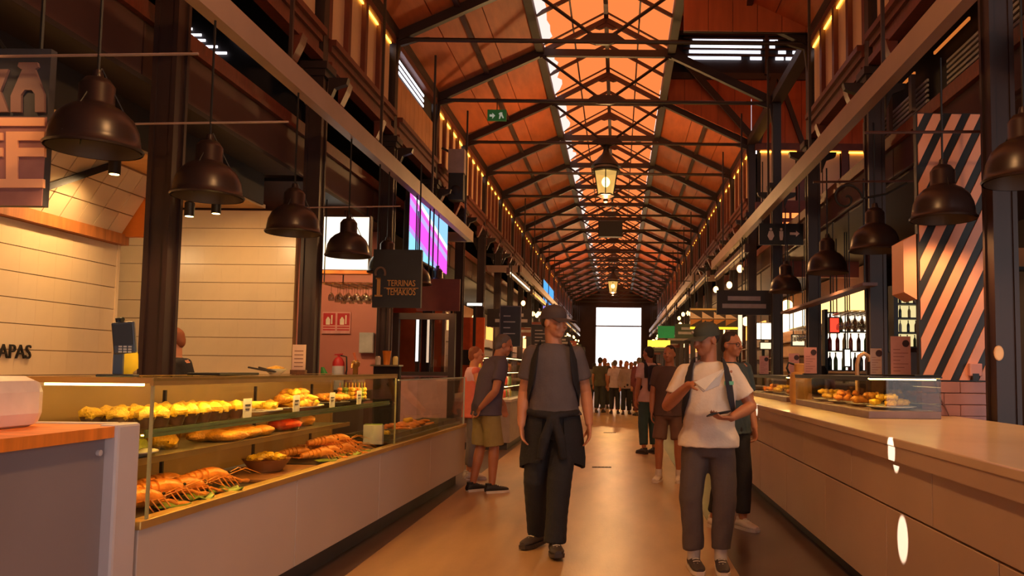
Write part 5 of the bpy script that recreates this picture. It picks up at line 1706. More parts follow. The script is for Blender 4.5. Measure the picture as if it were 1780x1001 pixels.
# ================================================================== people
def remesh(mb, name, mat, voxel, smooth=4, noise=0.0, nscale=14.0, seed=0, zstretch=0.35):
    me = bpy.data.meshes.new('tmp_in')
    me.from_pydata(mb.v, [], mb.f)
    bm = bmesh.new(); bm.from_mesh(me)
    bmesh.ops.recalc_face_normals(bm, faces=bm.faces)
    bm.to_mesh(me); bm.free()
    o = bpy.data.objects.new('tmp_in', me)
    COL.objects.link(o)
    r = o.modifiers.new('r', 'REMESH'); r.mode = 'VOXEL'; r.voxel_size = voxel; r.use_smooth_shade = True
    if smooth:
        s = o.modifiers.new('s', 'SMOOTH'); s.factor = .5; s.iterations = smooth
    dg = bpy.context.evaluated_depsgraph_get()
    out = bpy.data.meshes.new_from_object(o.evaluated_get(dg))
    bpy.data.objects.remove(o); bpy.data.meshes.remove(me)
    n = len(out.vertices)
    if noise and n:
        co = np.empty(n * 3); out.vertices.foreach_get('co', co); co = co.reshape(-1, 3)
        no = np.empty(n * 3); out.vertices.foreach_get('normal', no); no = no.reshape(-1, 3)
        rs = np.random.RandomState(seed)
        d = np.zeros(n)
        for k in range(6):
            w = rs.normal(size=3) * nscale * (1 + .5 * k) * np.array([1, 1, zstretch + .25 * (k % 3)])
            d += np.sin(co @ w + rs.uniform(0, 6.28)) / (1 + .5 * k)
        co += no * (d[:, None] * noise / 2.2)
        out.vertices.foreach_set('co', co.ravel())
    out.name = name
    out.materials.clear(); out.materials.append(mat)
    out.polygons.foreach_set('use_smooth', [True] * len(out.polygons))
    out.update()
    return out


def limb(mb, pts, rs, n=12, sq=1.0):
    """smooth limb through points"""
    pts = [Vector(p) for p in pts]
    P, R = [], []
    for i in range(len(pts) - 1):
        for t in (0, .25, .5, .75):
            P.append(pts[i].lerp(pts[i + 1], t)); R.append(rs[i] * (1 - t) + rs[i + 1] * t)
    P.append(pts[-1]); R.append(rs[-1])
    mb.tube(P, R, n)
    for p, r in zip(pts[1:-1], rs[1:-1]):
        mb.ell(p, (r * .97,) * 3, None, 10, 7)
    return mb


def hand(mb, w, d, nrm, thumb, s=1.0, curl=.35):
    """w wrist, d along hand, nrm = direction the palm faces, thumb = +-1"""
    w = Vector(w); d = Vector(d).normalized()
    nrm = Vector(nrm); nrm = (nrm - d * nrm.dot(d)).normalized()
    t = d.cross(nrm).normalized() * thumb
    mb.loft([(w - d * .02 * s, t * .024 * s, nrm * .019 * s), (w + d * .02 * s, t * .032 * s, nrm * .017 * s), (w + d * .06 * s, t * .041 * s, nrm * .015 * s),
             (w + d * .09 * s, t * .040 * s, nrm * .012 * s), (w + d * .096 * s, t * .036 * s, nrm * .009 * s)], 14)
    for off, ln in ((.031, .072), (.0105, .080), (-.0105, .074), (-.031, .058)):
        p = w + d * .086 * s + t * off * s
        dd = (d + t * off * 2.2).normalized()
        a = curl
        pts = [p]
        for seg in (.45, .32, .23):
            dd = (dd * math.cos(a) + nrm * math.sin(a)).normalized()
            nn = (nrm - dd * nrm.dot(dd)).normalized()
            p = p + dd * ln * seg * s
            pts.append(p)
        mb.tube(pts, [.0092 * s, .0088 * s, .0082 * s, .0066 * s], 8)
        mb.ell(pts[-1], (.0068 * s,) * 3, None, 8, 6)
    p = w + d * .028 * s + t * .030 * s
    d1 = (t * .75 + d * .65 + nrm * .35).normalized()
    d2 = (t * .25 + d * .9 + nrm * .5).normalized()
    mb.tube([p, p + d1 * .042 * s, p + d1 * .042 * s + d2 * .032 * s], [.013 * s, .011 * s, .008 * s], 8)
    mb.ell(p + d1 * .042 * s + d2 * .032 * s, (.0082 * s,) * 3, None, 8, 6)


def shoe(parent, ank, yaw, s, mat, sole_mat, pitch=0.0, stripe=None):
    """ank = point on the ground under the ankle (local)"""
    R = Matrix.Rotation(yaw, 3, 'Z') @ Matrix.Rotation(pitch, 3, 'X')
    def T(x, y, z):
        return Vector(ank) + R @ Vector((x * s, y * s, z * s))
    prof = [(-.075, .030, .045), (-.06, .037, .075), (-.02, .040, .085), (.03, .043, .078), (.08, .047, .060), (.13, .048, .048), (.165, .040, .040), (.185, .022, .030)]
    mb = MB()
    mb.loft([(T(0, y, .016 + h / 2), R @ Vector((wd * s, 0, 0)), R @ Vector((0, 0, h / 2 * s))) for y, wd, h in prof], 14)
    mb.loft([(T(0, -.03, .06), R @ Vector((.034 * s, 0, 0)), R @ Vector((0, .04 * s, 0))), (T(0, -.03, .105), R @ Vector((.034 * s, 0, 0)), R @ Vector((0, .042 * s, 0)))], 14)
    o = mb.build('shoe', mat, parent, True)
    sb = MB()
    pl = [(-.034, -.07), (.034, -.07), (.040, .0), (.050, .10), (.046, .15), (.026, .19), (-.026, .19), (-.046, .15), (-.050, .10), (-.040, 0)]
    sb.add([T(x, y, 0) for x, y in pl] + [T(x * 1.03, y * 1.02, .026) for x, y in pl],
           [tuple(range(9, -1, -1)), tuple(range(10, 20))] + [(i, (i + 1) % 10, 10 + (i + 1) % 10, 10 + i) for i in range(10)])
    sb.build('sole', sole_mat, o)
    lc_ = MB()
    for k in range(4):
        y = .03 + .025 * k
        lc_.tube([T(-.025, y, .092 - .010 * k), T(0, y + .004, .099 - .011 * k), T(.025, y, .092 - .010 * k)], .004 * s, 5)
    lc_.build('laces', stripe or sole_mat, o)
    return o


SKIN = M('skin', (196, 132, 96), .5, 0, .08, 10, sss=.1)
SKIN2 = M('skin_tan', (176, 112, 78), .5, 0, .08, 10, sss=.1)


def person(label, loc, heading, H, J, outfit, voxel=.0065, head=(0, 0, 0), group=None):
    """J: joint dict in fractions of H (local: +y forward, +x the person's right)"""
    t = thing('person', label, 'person', loc, heading, group)
    D = dict(pel=(0, 0, .525), chest=(0, .005, .72), neck=(0, .0, .83), head=(0, .018, .925),
             shR=(.095, 0, .803), elR=(.125, -.02, .635), wrR=(.125, .025, .50),
             hipR=(.05, 0, .505), knR=(.055, .012, .285), anR=(.055, -.01, .05),
             dR=(0, .1, -1), nR=(-1, 0, 0), dL=(0, .1, -1), nL=(1, 0, 0), cR=.35, cL=.35, yR=-.12, yL=.12, pR=0., pL=0.)
    for k in ('sh', 'el', 'wr', 'hip', 'kn', 'an'):
        if k + 'R' in J: D[k + 'R'] = J[k + 'R']
        D[k + 'L'] = (-D[k + 'R'][0], D[k + 'R'][1], D[k + 'R'][2])
    D.update(J)
    V = lambda k: Vector(D[k]) * H
    sk = outfit.get('skin', SKIN)
    coarse = voxel > .012
    # spine interpolation
    pel, chest, neck = V('pel'), V('chest'), V('neck')
    def spine(z):  # z fraction
        if z < D['chest'][2]:
            tt = (z - D['pel'][2]) / (D['chest'][2] - D['pel'][2]); tt = max(-.4, tt)
            return pel.lerp(chest, tt) if tt >= 0 else pel + (pel - Vector((pel.x, pel.y, pel.z + 1))) * 0 + Vector((0, 0, (z - D['pel'][2]) * H))
        tt = (z - D['chest'][2]) / (D['neck'][2] - D['chest'][2])
        return chest.lerp(neck, min(tt, 1.3))
    tors = [(.455, .070, .058), (.49, .086, .066), (.53, .092, .068), (.575, .083, .062), (.62, .080, .060), (.68, .088, .064), (.735, .098, .066), (.785, .094, .060), (.812, .070, .050), (.835, .044, .040)]
    tw = outfit.get('girth', 1.0)
    sy = outfit.get('shoulder_yaw', 0.0)
    ax = lambda z, r: Matrix.Rotation(sy * max(0, min(1, (z - .53) / .25)), 3, 'Z') @ Vector((r * H, 0, 0))
    ay = lambda z, r: Matrix.Rotation(sy * max(0, min(1, (z - .53) / .25)), 3, 'Z') @ Vector((0, r * H, 0))
    body = MB()
    body.loft([(spine(z), ax(z, rx * tw * .9), ay(z, ry * tw * .9)) for z, rx, ry in tors], 20)
    # head
    hc = V('head')
    Rh = Matrix.Rotation(head[0], 3, 'Z') @ Matrix.Rotation(head[1], 3, 'X') @ Matrix.Rotation(head[2], 3, 'Y')
    hp = lambda x, y, z: hc + Rh @ (Vector((x, y, z)) * H)
    def he(x, y, z, rx, ry, rz, nu=14, nv=10):
        body.ell(hp(x, y, z), (rx * H, ry * H, rz * H), Rh, nu, nv)
    he(0, -.006, .014, .0425, .0525, .048)
    he(0, .012, -.018, .035, .038, .046)
    he(0, .034, -.05, .015, .013, .012)
    he(0, .050, -.004, .0065, .012, .018)
    he(0, .058, -.014, .0085, .010, .008)
    he(0, .040, .014, .028, .012, .007)
    for s_ in (-1, 1):
        he(s_ * .020, .034, -.018, .014, .014, .016)
        he(s_ * .0435, -.004, -.006, .0055, .013, .018)
    he(0, .044, -.035, .013, .008, .0045)
    he(0, .042, -.042, .011, .008, .004)
    body.tube([neck - Vector((0, .0, .02 * H)), hp(0, -.012, -.03), hp(0, -.008, 0)], [.036 * H, .031 * H, .033 * H], 14)
    hs = H / 1.78
    for sd, sg_ in (('R', 1), ('L', -1)):
        sh, el, wr = V('sh' + sd), V('el' + sd), V('wr' + sd)
        body.ell(sh, (.030 * H,) * 3)
        body.tube([spine(.79), sh], [.04 * H, .032 * H], 12)
        limb(body, [sh, sh.lerp(el, .5), el, el.lerp(wr, .35), wr], [.0295 * H, .0270 * H, .0235 * H, .0245 * H, .0155 * H])
        if coarse:
            dv = Vector(D['d' + sd]).normalized()
            body.tube([wr, wr + dv * .1 * hs, wr + dv * .17 * hs], [.022 * hs, .04 * hs, .02 * hs], 8)
        else:
            hand(body, wr, D['d' + sd], D['n' + sd], -sg_ if not D.get('tf' + sd) else sg_, hs * .98, D['c' + sd])
        hip, kn, an = V('hip' + sd), V('kn' + sd), V('an' + sd)
        limb(body, [hip, hip.lerp(kn, .5), kn, kn.lerp(an, .3), an], [.050 * H, .043 * H, .031 * H, .033 * H, .020 * H])
    me = remesh(body, 'body', sk, voxel, 2 if not coarse else 3)
    put(me, 'body', t)
    # eyes and mouth
    if not coarse:
        eye = M('eye_dark', (40, 28, 22), .25)
        for s_ in (-1, 1):
            MB().ell(hp(s_ * .0175, .0425, .002), (.0055 * H, .0045 * H, .0035 * H), Rh, 10, 7).build('eye', eye, t, True)
        MB().ell(hp(0, .0515, -.0385), (.010 * H, .002 * H, .0014 * H), Rh, 10, 6).build('mouth', M('lip', (150, 72, 60), .5), t, True)
    cv = voxel * 1.45 if not coarse else voxel
    # hair / cap
    hm = outfit.get('hair')
    if hm:
        hb_ = MB()
        hb_.ell(hp(0, -.012, .020), (.0455 * H, .0525 * H, .0485 * H), Rh)
        hb_.ell(hp(0, -.030, -.008), (.041 * H, .032 * H, .042 * H), Rh)
        if outfit.get('long_hair'):
            hb_.ell(hp(0, -.036, -.05), (.042 * H, .026 * H, .06 * H), Rh)
        put(remesh(hb_, 'hair', hm, cv, 2, .004, 40, 3), 'hair', t)
    cm = outfit.get('cap')
    if cm:
        cp = MB()
        rings = []
        for z, k_ in ((.012, 1.0), (.028, 1.0), (.044, .93), (.058, .75), (.068, .48), (.072, .12)):
            rings.append((hp(0, -.008, z), Rh @ Vector((.0485 * k_ * H, 0, 0)), Rh @ Vector((0, .0595 * k_ * H, 0))))
        cp.loft(rings, 22)
        co_ = cp.build('cap', cm, t, True)
        bm_ = MB()
        n = 12
        vs = []
        for i in range(n + 1):
            a = -1.15 + 2.3 * i / n
            vs.append(hp(.047 * math.sin(a), -.008 + .058 * math.cos(a), .018))
        for i in range(n + 1):
            a = -1.15 + 2.3 * i / n
            vs.append(hp(.050 * math.sin(a), .02 + .085 * math.cos(a) ** .8 if math.cos(a) > 0 else .02, .010 - .010 * math.sin(a) ** 2))
        vs += [v_ - Rh @ Vector((0, 0, .003 * H)) for v_ in vs]
        m_ = n + 1
        fs = [(i, i + 1, m_ + i + 1, m_ + i) for i in range(n)] + [(2 * m_ + i, 3 * m_ + i, 3 * m_ + i + 1, 2 * m_ + i + 1) for i in range(n)]
        fs += [(m_ + i, m_ + i + 1, 3 * m_ + i + 1, 3 * m_ + i) for i in range(n)]
        bm_.add(vs, fs).build('brim', cm, co_, True)
        MB().ell(hp(0, -.008, .073), (.004 * H,) * 3, None, 8, 6).build('button', cm, co_, True)
        if outfit.get('cap_mark'):
            MB().ell(hp(*outfit['cap_mark']), (.008 * H, .004 * H, .006 * H), Rh, 8, 6).build('cap_emblem', M('emblem_pale', (190, 170, 150)), co_)
        if not hm:
            hb_ = MB()
            hb_.ell(hp(0, -.020, .002), (.0445 * H, .042 * H, .030 * H), Rh)
            put(remesh(hb_, 'hair', outfit.get('under_hair', M('hair_brown', (70, 46, 32), .7)), cv, 2, .003, 40, 3), 'hair', t)
    if outfit.get('glasses'):
        g_ = MB()
        for s_ in (-1, 1):
            pts = [hp(s_ * .019 + .014 * math.cos(a), .052, .001 + .010 * math.sin(a)) for a in np.linspace(0, 2 * PI, 13)]
            g_.tube(pts, .0016 * H, 5)
            g_.tube([hp(s_ * .033, .050, .004), hp(s_ * .046, .0, .004)], .0015 * H, 5)
        g_.tube([hp(-.006, .054, .003), hp(.006, .054, .003)], .0016 * H, 5)
        g_.build('glasses', black, t)
    # shirt
    sm = outfit['shirt']
    ease = outfit.get('ease', .010)
    hem = outfit.get('hem', .475)
    sh_ = MB()
    tz = [q for q in tors if q[0] > hem + .01]
    lw_ = outfit.get('leg', (.060, .050, .044))
    first_r = (hem, max(.098, .05 / tw + lw_[0] + .003), max(.076, lw_[0] + .010))
    rings = [(spine(hem), ax(hem, first_r[1] * tw + ease), ay(hem, first_r[2] * tw + ease))]
    for z, rx, ry in tz:
        if z <= .82:
            e_ = ease * (1.0 if z < .75 else .45)
            rxx = max(rx, (first_r[1] * .98 if z < .55 else .092) if z < .7 else rx)
            rings.append((spine(z), ax(z, rxx * tw + e_), ay(z, max(ry, .066 if z < .76 else ry) * tw + e_)))
        else:
            rings.append((spine(.838), ax(z, .047), ay(z, .043)))
    sh_.loft(rings, 24)
    slv = outfit.get('sleeve', .62)
    for sd in 'RL':
        sh, el = V('sh' + sd), V('el' + sd)
        sh_.ell(sh, (.035 * H,) * 3)
        sh_.tube([spine(.785), sh], [.050 * H, .035 * H], 14)
        if slv > 0:
            e1 = sh.lerp(el, slv)
            sh_.tube([sh, sh.lerp(e1, .5), e1], [.035 * H, .037 * H, .040 * H], 16)
            if slv > .95:
                wr = V('wr' + sd)
                sh_.ell(el, (.040 * H,) * 3)
                sh_.tube([el, el.lerp(wr, .5), el.lerp(wr, .97)], [.038 * H, .033 * H, .026 * H], 14)
    put(remesh(sh_, 'shirt', sm, cv, 3, outfit.get('fold', .006), 16, int(H * 100)), 'shirt', t)
    # trousers or shorts
    pm = outfit['trousers']
    tr_ = MB()
    tr_.loft([(spine(z), ax(z, rx * tw + .007), ay(z, ry * tw + .007)) for z, rx, ry in tors if z < .60], 22)
    lw_ = outfit.get('leg', (.060, .050, .044))
    ln_ = outfit.get('leg_end', .93)
    for sd in 'RL':
        hip, kn, an = V('hip' + sd), V('kn' + sd), V('an' + sd)
        if ln_ <= .6:
            e1 = hip.lerp(kn, ln_ / .5 if ln_ < .5 else 1.0)
            if ln_ > .5:
                e1 = kn.lerp(an, (ln_ - .5) / .5)
            limb(tr_, [hip, hip.lerp(e1, .5), e1], [lw_[0] * H, lw_[1] * H * 1.05, lw_[1] * H * 1.1], 16)
        else:
            e1 = kn.lerp(an, (ln_ - .5) / .5)
            limb(tr_, [hip, hip.lerp(kn, .5), kn, kn.lerp(e1, .5), e1], [lw_[0] * H, (lw_[0] * .55 + lw_[1] * .45) * H, lw_[1] * H, (lw_[1] * .5 + lw_[2] * .5) * H, lw_[2] * H], 16)
    put(remesh(tr_, 'trousers' if ln_ > .6 else 'shorts', pm, cv, 3, outfit.get('pfold', .006), 15, int(H * 77)), 'trousers' if ln_ > .6 else 'shorts', t)
    # shoes
    if not coarse or True:
        for sd in 'RL':
            an = V('an' + sd)
            gz = (D['an' + sd][2] - .05) * H
            shoe(t, (an.x, an.y, gz), D['y' + sd], hs * 1.02, outfit['shoe'], outfit['sole'], D['p' + sd], outfit.get('lace'))
            if outfit.get('sock'):
                MB().lathe([(.026 * H, 0), (.027 * H, .05 * H)], 12).build('sock', outfit['sock'], t, True, loc=(an.x, an.y, .04 * H + gz))
    t['_'] = 0
    del t['_']
    return t, V, spine, hp


def strap_path(V, spine, sg_, H, ease, tw=1.0, front=.082, drop=.56):
    s = sg_
    return [spine(.70) + Vector((s * .066 * H, -.076 * H, 0)), spine(.79) + Vector((s * .066 * H, -.062 * H, 0)), spine(.83) + Vector((s * .066 * H, -.015 * H, .006 * H)),
            spine(.82) + Vector((s * .070 * H, .036 * H, 0)), spine(.775) + Vector((s * .078 * H, .062 * H, 0)), spine(.70) + Vector((s * .088 * H, .060 * H, 0)),
            spine(.64) + Vector((s * .102 * H, .022 * H, 0)), spine(.60) + Vector((s * .100 * H, -.03 * H, 0))]


def backpack(owner, V, spine, H, label, mat, sizes=(.13, .075, .26), dz=.70, accent=None):
    t = thing('backpack', label, 'backpack', owner.location, owner.rotation_euler.z)
    c = spine(dz) + Vector((0, -(.085 * H + sizes[1]), 0))
    MB().box(c.x - sizes[0], c.y - sizes[1], c.z - sizes[2] / 1.15, c.x + sizes[0], c.y + sizes[1], c.z + sizes[2] / 1.3).build('pack', mat, t, bevel=.05)
    for s in (-1, 1):
        pts = strap_path(V, spine, s, H, .01)
        P = []
        for i in range(len(pts) - 1):
            for q in (0, .33, .66):
                a, b = pts[i], pts[i + 1]
                P.append(a.lerp(b, q))
        P.append(pts[-1])
        mb = MB()
        rings = []
        for i, p in enumerate(P):
            d = (P[min(i + 1, len(P) - 1)] - P[max(i - 1, 0)]).normalized()
            out = (p - spine(max(.6, min(.83, p.z / H)))); out.z = max(out.z, 0) * .5 + (.05 if .82 * H < p.z else 0)
            out = (out - d * out.dot(d)).normalized()
            side = d.cross(out).normalized()
            rings.append((p, side * .040, out * .009))
        mb.loft(rings, 10)
        st_ = mb.build('strap', mat, t, True)
        if accent and s == -1:
            p = P[13]
            MB().box(p.x - .03, p.y - .004, p.z - .012, p.x + .03, p.y + .012, p.z + .012).build('strap_tab', accent, st_)
    return t


tee_grey = M('tee_grey', (92, 82, 84), .85, 0, .08, 8, .15, bscale=60)
tee_white = M('tee_white', (226, 206, 184), .85, 0, .05, 8, .15, bscale=60)
black_cloth = M('black_cloth', (32, 29, 32), .85, 0, .12, 8, .2, bscale=60)
grey_cloth = M('grey_trousers', (88, 74, 70), .85, 0, .1, 8, .2, bscale=60)
khaki = M('khaki', (150, 128, 74), .85, 0, .1, 8, .2, bscale=60)
navy_tee = M('tee_plum', (84, 72, 84), .85, 0, .08, 8, .15, bscale=60)
teal_tee = M('tee_teal', (54, 66, 70), .85, 0, .08, 8, .15, bscale=60)
shoe_dk = M('shoe_dark', (58, 46, 44), .6); shoe_wh = M('shoe_white', (206, 190, 176), .5); sole_w = M('sole_white', (216, 200, 186), .5); sole_d = M('sole_dark', (60, 48, 42), .6)
hair_dk = M('hair_dark', (44, 32, 28), .7); hair_gr = M('hair_greying', (96, 84, 78), .7); hair_lt = M('hair_auburn', (140, 78, 44), .7)

# --- man in grey T-shirt with jacket round his waist
pA = atz(966, 944, 0)
pA = Vector((-.47, 5.95, 0))
A, V, spine, hp = person('man in charcoal T-shirt and cap walking with a jacket tied round his waist', pA, PI + .06, 1.80,
    dict(shR=(.090, 0, .797), elR=(.122, -.02, .640), wrR=(.128, .03, .505), elL=(-.132, -.02, .640), wrL=(-.146, .035, .510), shL=(-.090, 0, .797),
         dR=(-.15, .25, -1), nR=(-1, .2, 0), dL=(.0, .25, -1), nL=(1, .2, 0),
         hipR=(.052, 0, .505), knR=(.068, .0, .285), anR=(.062, -.11, .055), hipL=(-.052, 0, .505), knL=(-.03, .06, .290), anL=(-.015, .075, .052),
         yR=-.55, yL=.15, pL=.12, head=(0, .022, .925)),
    dict(skin=SKIN, cap=M('cap_charcoal', (74, 62, 62), .85, 0, .08, 10), shirt=tee_grey, trousers=black_cloth, shoe=shoe_dk, sole=sole_d, hem=.548, ease=.008, sleeve=.66, fold=.005,
         leg=(.058, .048, .044), leg_end=1.0, lace=shoe_wh, under_hair=hair_dk), .0065, head=(.85, -.05, 0))
backpack(A, V, spine, 1.80, 'black backpack worn by the man with a jacket round his waist', black_cloth)
H = 1.80
jk = MB()
ri = []
for z, rx, ry in ((.575, .100, .080), (.545, .110, .088), (.50, .120, .094), (.44, .128, .098), (.38, .134, .100), (.345, .132, .098)):
    ri.append(((0, -.012 * H, z * H), (rx * H, 0, 0), (0, ry * H, 0)))
# open-fronted drape: cloth shell round the back and sides
for i in range(len(ri) - 1):
    pass
n = 26
vs = []
for (c, a, b), zf in zip(ri, (.575, .545, .50, .44, .38, .345)):
    for k in range(n):
        ang_ = PI / 2 + .38 + (2 * PI - .76) * k / (n - 1)
        wv = 1 + .05 * math.sin(k * 1.9) * (0.6 - zf) / .25
        dz = .03 * math.sin(k * .55 + 1) * (0.6 - zf) / .25
        vs.append((c[0] + a[0] * wv * math.cos(ang_), c[1] + b[1] * wv * math.sin(ang_), c[2] + dz))
m_ = len(ri)
inn = [(x * .93, y * .93, z) for x, y, z in vs]
N_ = len(vs)
fs = []
for i in range(m_ - 1):
    for k in range(n - 1):
        q = (i * n + k, i * n + k + 1, (i + 1) * n + k + 1, (i + 1) * n + k)
        fs.append(q); fs.append(tuple(N_ + j for j in reversed(q)))
for k in range(n - 1):
    fs.append((k + 1, k, N_ + k, N_ + k + 1))
    fs.append(((m_ - 1) * n + k, (m_ - 1) * n + k + 1, N_ + (m_ - 1) * n + k + 1, N_ + (m_ - 1) * n + k))
for i in range(m_ - 1):
    fs.append((i * n, (i + 1) * n, N_ + (i + 1) * n, N_ + i * n))
    fs.append(((i + 1) * n + n - 1, i * n + n - 1, N_ + i * n + n - 1, N_ + (i + 1) * n + n - 1))
jo = MB().add(vs + inn, fs).build('tied_jacket', black_cloth, A, True)
kn_ = MB()
kn_.tube([(.1 * H, .03 * H, .562 * H), (.06 * H, .07 * H, .556 * H), (0, .092 * H, .548 * H), (-.06 * H, .07 * H, .556 * H), (-.1 * H, .03 * H, .562 * H)], [.022, .026, .03, .026, .022], 10)
kn_.ell((0, .098 * H, .54 * H), (.035, .025, .035))
for s in (-1, 1):
    kn_.tube([(s * .008 * H, .10 * H, .535 * H), (s * .03 * H, .112 * H, .46 * H), (s * .045 * H, .10 * H, .38 * H)], [.028, .034, .03], 10)
put(remesh(kn_, 'jacket_sleeves', black_cloth, .01, 3, .006, 20, 4), 'knotted_sleeves', jo)

# --- man in white T-shirt with phone and paper
pB = Vector((.61, 5.45, 0))
B, V, spine, hp = person('man in white T-shirt and dark green cap holding a phone and a paper', pB, PI - .10, 1.655,
    dict(shR=(.094, 0, .795), shL=(-.094, 0, .795), elR=(.165, .035, .655), wrR=(.075, .175, .745), dR=(-.75, .35, .15), nR=(-.2, -.3, -.9), cR=.55,
         elL=(-.175, -.01, .655), wrL=(-.085, .135, .615), dL=(.85, .45, .05), nL=(.1, -.15, .95), cL=.45,
         hipR=(.05, 0, .505), knR=(.066, .02, .285), anR=(.056, .0, .052), knL=(-.064, .01, .285), anL=(-.052, .0, .052), yR=.25, yL=.1, chest=(0, .01, .72), head=(.01, .02, .925)),
    dict(skin=SKIN2, cap=M('cap_olive', (62, 64, 54), .85, 0, .1, 10), cap_mark=(.02, .05, .035), shirt=tee_white, trousers=grey_cloth, shoe=shoe_dk, sole=sole_w, hem=.492, ease=.013, sleeve=.70,
         leg=(.060, .049, .041), leg_end=.93, girth=1.0, sock=shoe_wh, fold=.009, pfold=.010, lace=shoe_wh, under_hair=hair_dk), .0065, head=(-.85, -.15, 0))
backpack(B, V, spine, 1.655, 'dark backpack with a mint strap tab worn by the man in white', M('navy_cloth', (38, 36, 46), .8), accent=M('mint', (110, 196, 160), .5))
for s in (1, -1):
    pass
H = 1.655
Rz = Matrix.Rotation(PI - .10, 3, 'Z')
def toW(p, owner, rz):
    return Vector(owner.location) + Matrix.Rotation(rz, 3, 'Z') @ Vector(p)
wr = V('wrL') + Vector((.85, .45, .05)).normalized() * .085
ph = thing('phone', 'dark smartphone held low by the man in white', 'phone', toW(wr + Vector((.0, .0, .022)), B, PI - .10), PI - .10)
MB().box(-.075, -.036, 0, .075, .036, .009).build('body', black, ph, bevel=.004)
MB().box(-.07, -.032, .009, .07, .032, .0095).build('display', M('phone_glass', (28, 20, 22), .1), ph)
ph.rotation_euler = (.25, .15, PI + .25)
wr = V('wrR') + Vector((-.75, .35, .15)).normalized() * .10
pp = thing('paper_cone', 'folded white paper held up by the man in white', 'paper', toW(wr + Vector((0, .02, -.005)), B, PI - .10), PI - .10)
MB().add([(.06, 0, .0), (-.13, .02, .075), (-.10, -.01, -.02), (-.0, .02, -.06), (.06, .006, .004), (-.13, .026, .079), (-.10, -.004, -.016), (0, .026, -.056)],
         [(0, 1, 2, 3), (7, 6, 5, 4), (0, 4, 5, 1), (1, 5, 6, 2), (2, 6, 7, 3), (3, 7, 4, 0)]).build('front_fold', M('paper_white', (236, 226, 210), .7), pp)
MB().add([(.055, .03, .0), (-.125, .05, .085), (-.01, .06, -.05), (.055, .034, .004), (-.125, .054, .089), (-.01, .064, -.046)],
         [(0, 1, 2), (5, 4, 3), (0, 3, 4, 1), (1, 4, 5, 2), (2, 5, 3, 0)]).build('back_fold', MATS['paper_white'], pp)

# --- older man in khaki shorts
pC = atz(850, 850, 0)
C, V, spine, hp = person('older man in plum T-shirt and khaki shorts standing at the food counter end', (-1.42, 8.75, 0), -.95, 1.745,
    dict(chest=(0, .035, .715), neck=(0, .07, .815), head=(0, .115, .905), shR=(.103, .05, .79), shL=(-.103, .06, .79), elR=(.150, -.015, .62), wrR=(.07, -.075, .515),
         dR=(-.75, .0, -.5), nR=(0, -1, .1), cR=.3, elL=(-.13, .10, .62), wrL=(-.11, .18, .53), anR=(.06, .02, .05), anL=(-.06, -.05, .05), knR=(.06, .03, .285), knL=(-.058, .0, .285)),
    dict(skin=SKIN2, hair=hair_gr, shirt=navy_tee, trousers=khaki, shoe=M('shoe_black', (34, 30, 32), .6), sole=sole_w, hem=.47, ease=.012, sleeve=.66, leg=(.064, .056, .05), leg_end=.50, girth=1.06, fold=.007), .0065, head=(-.35, -.30, 0))
# --- woman in coral
Dp, V, spine, hp = person('woman in a coral top with pale shoulders standing behind the older man', (-1.74, 9.75, 0), -1.2, 1.60,
    dict(elR=(.125, .03, .64), wrR=(.09, .10, .56), elL=(-.12, .06, .64), wrL=(-.05, .15, .60)),
    dict(skin=M('skin_warm', (214, 140, 96), .5, 0, .06, 10), hair=hair_lt, shirt=M('coral_top', (222, 112, 92), .8, 0, .1, 8), trousers=M('grey_skirt', (120, 110, 108), .8), shoe=shoe_wh, sole=sole_w, hem=.46, sleeve=.0, leg=(.055, .045, .04), leg_end=.9), .010, head=(-.2, 0, 0))
sc_ = MB()
sc_.loft([(spine(z), (r * 1.6, 0, 0), (0, r2 * 1.6, 0)) for z, r, r2 in ((.72, .108, .075), (.76, .112, .074), (.80, .108, .066), (.82, .08, .056), (.835, .055, .05))], 18)
put(remesh(sc_, 'shawl', M('pink_shawl', (216, 168, 176), .8), .012, 3, .006, 18, 2), 'shawl', Dp)
# --- man with glasses behind the man in white
E, V, spine, hp = person('man in dark teal T-shirt with glasses walking behind the man in white', (.95, 6.85, 0), PI + .45, 1.67,
    dict(elL=(-.135, -.02, .63), wrL=(-.125, .04, .50), cL=.8, nL=(1, 0, 0), knL=(-.06, .03, .285), anL=(-.058, .03, .05), anR=(.055, -.06, .05)),
    dict(skin=SKIN2, hair=hair_dk, glasses=True, shirt=teal_tee, trousers=black_cloth, shoe=shoe_wh, sole=sole_w, hem=.475, sleeve=.66, leg=(.056, .045, .038), girth=1.02), .008, head=(.35, -.05, 0))
# --- people behind on the bar side
Fp, V, spine, hp = person('man in pale pink shirt with a dark backpack walking away before the crowd', (.50, 12.9, 0), .5, 1.72,
    dict(), dict(skin=SKIN2, hair=hair_dk, shirt=M('pale_pink_shirt', (206, 168, 160), .8), trousers=M('teal_trousers', (50, 74, 76), .8), shoe=shoe_dk, sole=sole_d, sleeve=.66, leg=(.056, .046, .04)), .011, head=(.3, 0, 0))
backpack(Fp, V, spine, 1.72, 'dark backpack on the man in the pale pink shirt', black_cloth)
Gp, V, spine, hp = person('person in brown shorts and white trainers behind the man in white', (.62, 9.7, 0), PI - .2, 1.64,
    dict(anR=(.075, .0, .05), knR=(.07, .02, .285)), dict(skin=SKIN2, hair=hair_dk, shirt=M('brown_shirt', (86, 62, 56), .8), trousers=M('brown_shorts', (112, 80, 66), .8), shoe=shoe_wh, sole=sole_w, sleeve=.66, leg=(.058, .05, .044), leg_end=.45, sock=shoe_wh), .010, head=(-.2, 0, 0))
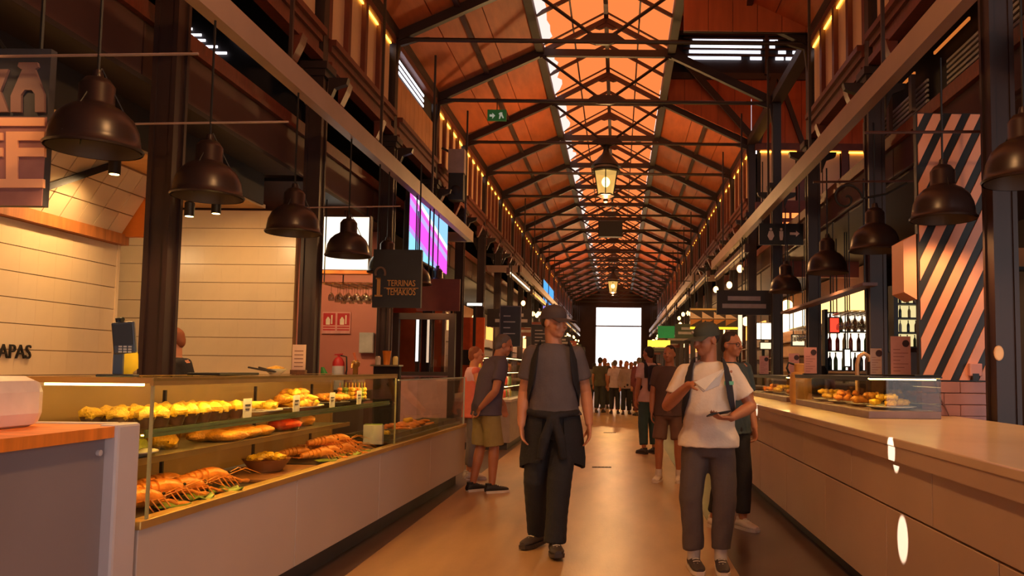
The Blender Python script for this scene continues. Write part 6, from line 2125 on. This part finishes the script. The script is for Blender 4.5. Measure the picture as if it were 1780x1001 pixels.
# --- vendor in the tiled stall
Vn, V, spine, hp = person('vendor in black clothes behind the column in the tiled stall', (-3.82, 6.95, 0), PI - .5, 1.66, dict(),
    dict(skin=SKIN, hair=hair_lt, shirt=black_cloth, trousers=black_cloth, shoe=shoe_dk, sole=sole_d, sleeve=1.0), .010, head=(-.5, -.2, 0))
# --- bartender
Bt, V, spine, hp = person('bartender in dark clothes far behind the marble bar', (3.0 + .15, 13.0, 0), PI - .6, 1.70, dict(),
    dict(skin=SKIN2, hair=hair_dk, shirt=black_cloth, trousers=black_cloth, shoe=shoe_dk, sole=sole_d, sleeve=1.0), .014)
# --- distant crowd
rr = random.Random(21)
crowd = [(1044, 25, 0, 'olive jacket', (90, 84, 66), (60, 60, 62)), (1052, 27.5, .2, 'dark brown coat', (66, 50, 46), (44, 40, 44)), (1070, 24.6, 0, 'pale lilac shirt', (190, 166, 170), (44, 40, 46)),
         (1090, 24.2, PI, 'grey patterned shirt', (150, 126, 122), (36, 34, 38)), (1098, 26.5, 0, 'mauve shirt', (150, 110, 112), (54, 44, 46)), (1112, 23.6, .1, 'wine red dress', (110, 50, 56), (96, 44, 50)),
         (1058, 31, PI, 'black jacket', (40, 36, 40), (40, 38, 42)), (1080, 33, 0, 'tan jacket', (140, 104, 76), (56, 52, 56)), (1105, 32, .4, 'dark blue jacket', (50, 56, 80), (44, 42, 48)),
         (1034, 30, 0, 'grey coat', (96, 90, 90), (44, 42, 46)), (1120, 29, PI, 'rust coloured sweater', (140, 74, 50), (50, 46, 50)), (1066, 40, 0, 'cream coat', (190, 172, 150), (60, 56, 58)), (1088, 42, PI, 'dark green coat', (50, 64, 52), (40, 38, 42))]
for i, (px, Y, hd, nm, c1, c2_) in enumerate(crowd):
    X = (px - CX) * Y / F_PX
    person('distant passer-by in ' + nm + ' in the crowd before the bright doors', (X, Y, 0), hd + rr.uniform(-.3, .3), rr.uniform(1.60, 1.78),
           dict(anR=(.06, rr.uniform(-.08, .08), .05), anL=(-.06, rr.uniform(-.08, .08), .05)),
           dict(skin=SKIN2, hair=(hair_dk, hair_lt, hair_gr)[i % 3], long_hair=(i % 3 == 1), shirt=M('crowd_top_%d' % i, c1, .85), trousers=M('crowd_leg_%d' % i, c2_, .85), shoe=shoe_dk, sole=sole_d,
                sleeve=(.66, 1.0)[i % 2], leg=(.056, .047, .042)), .016)
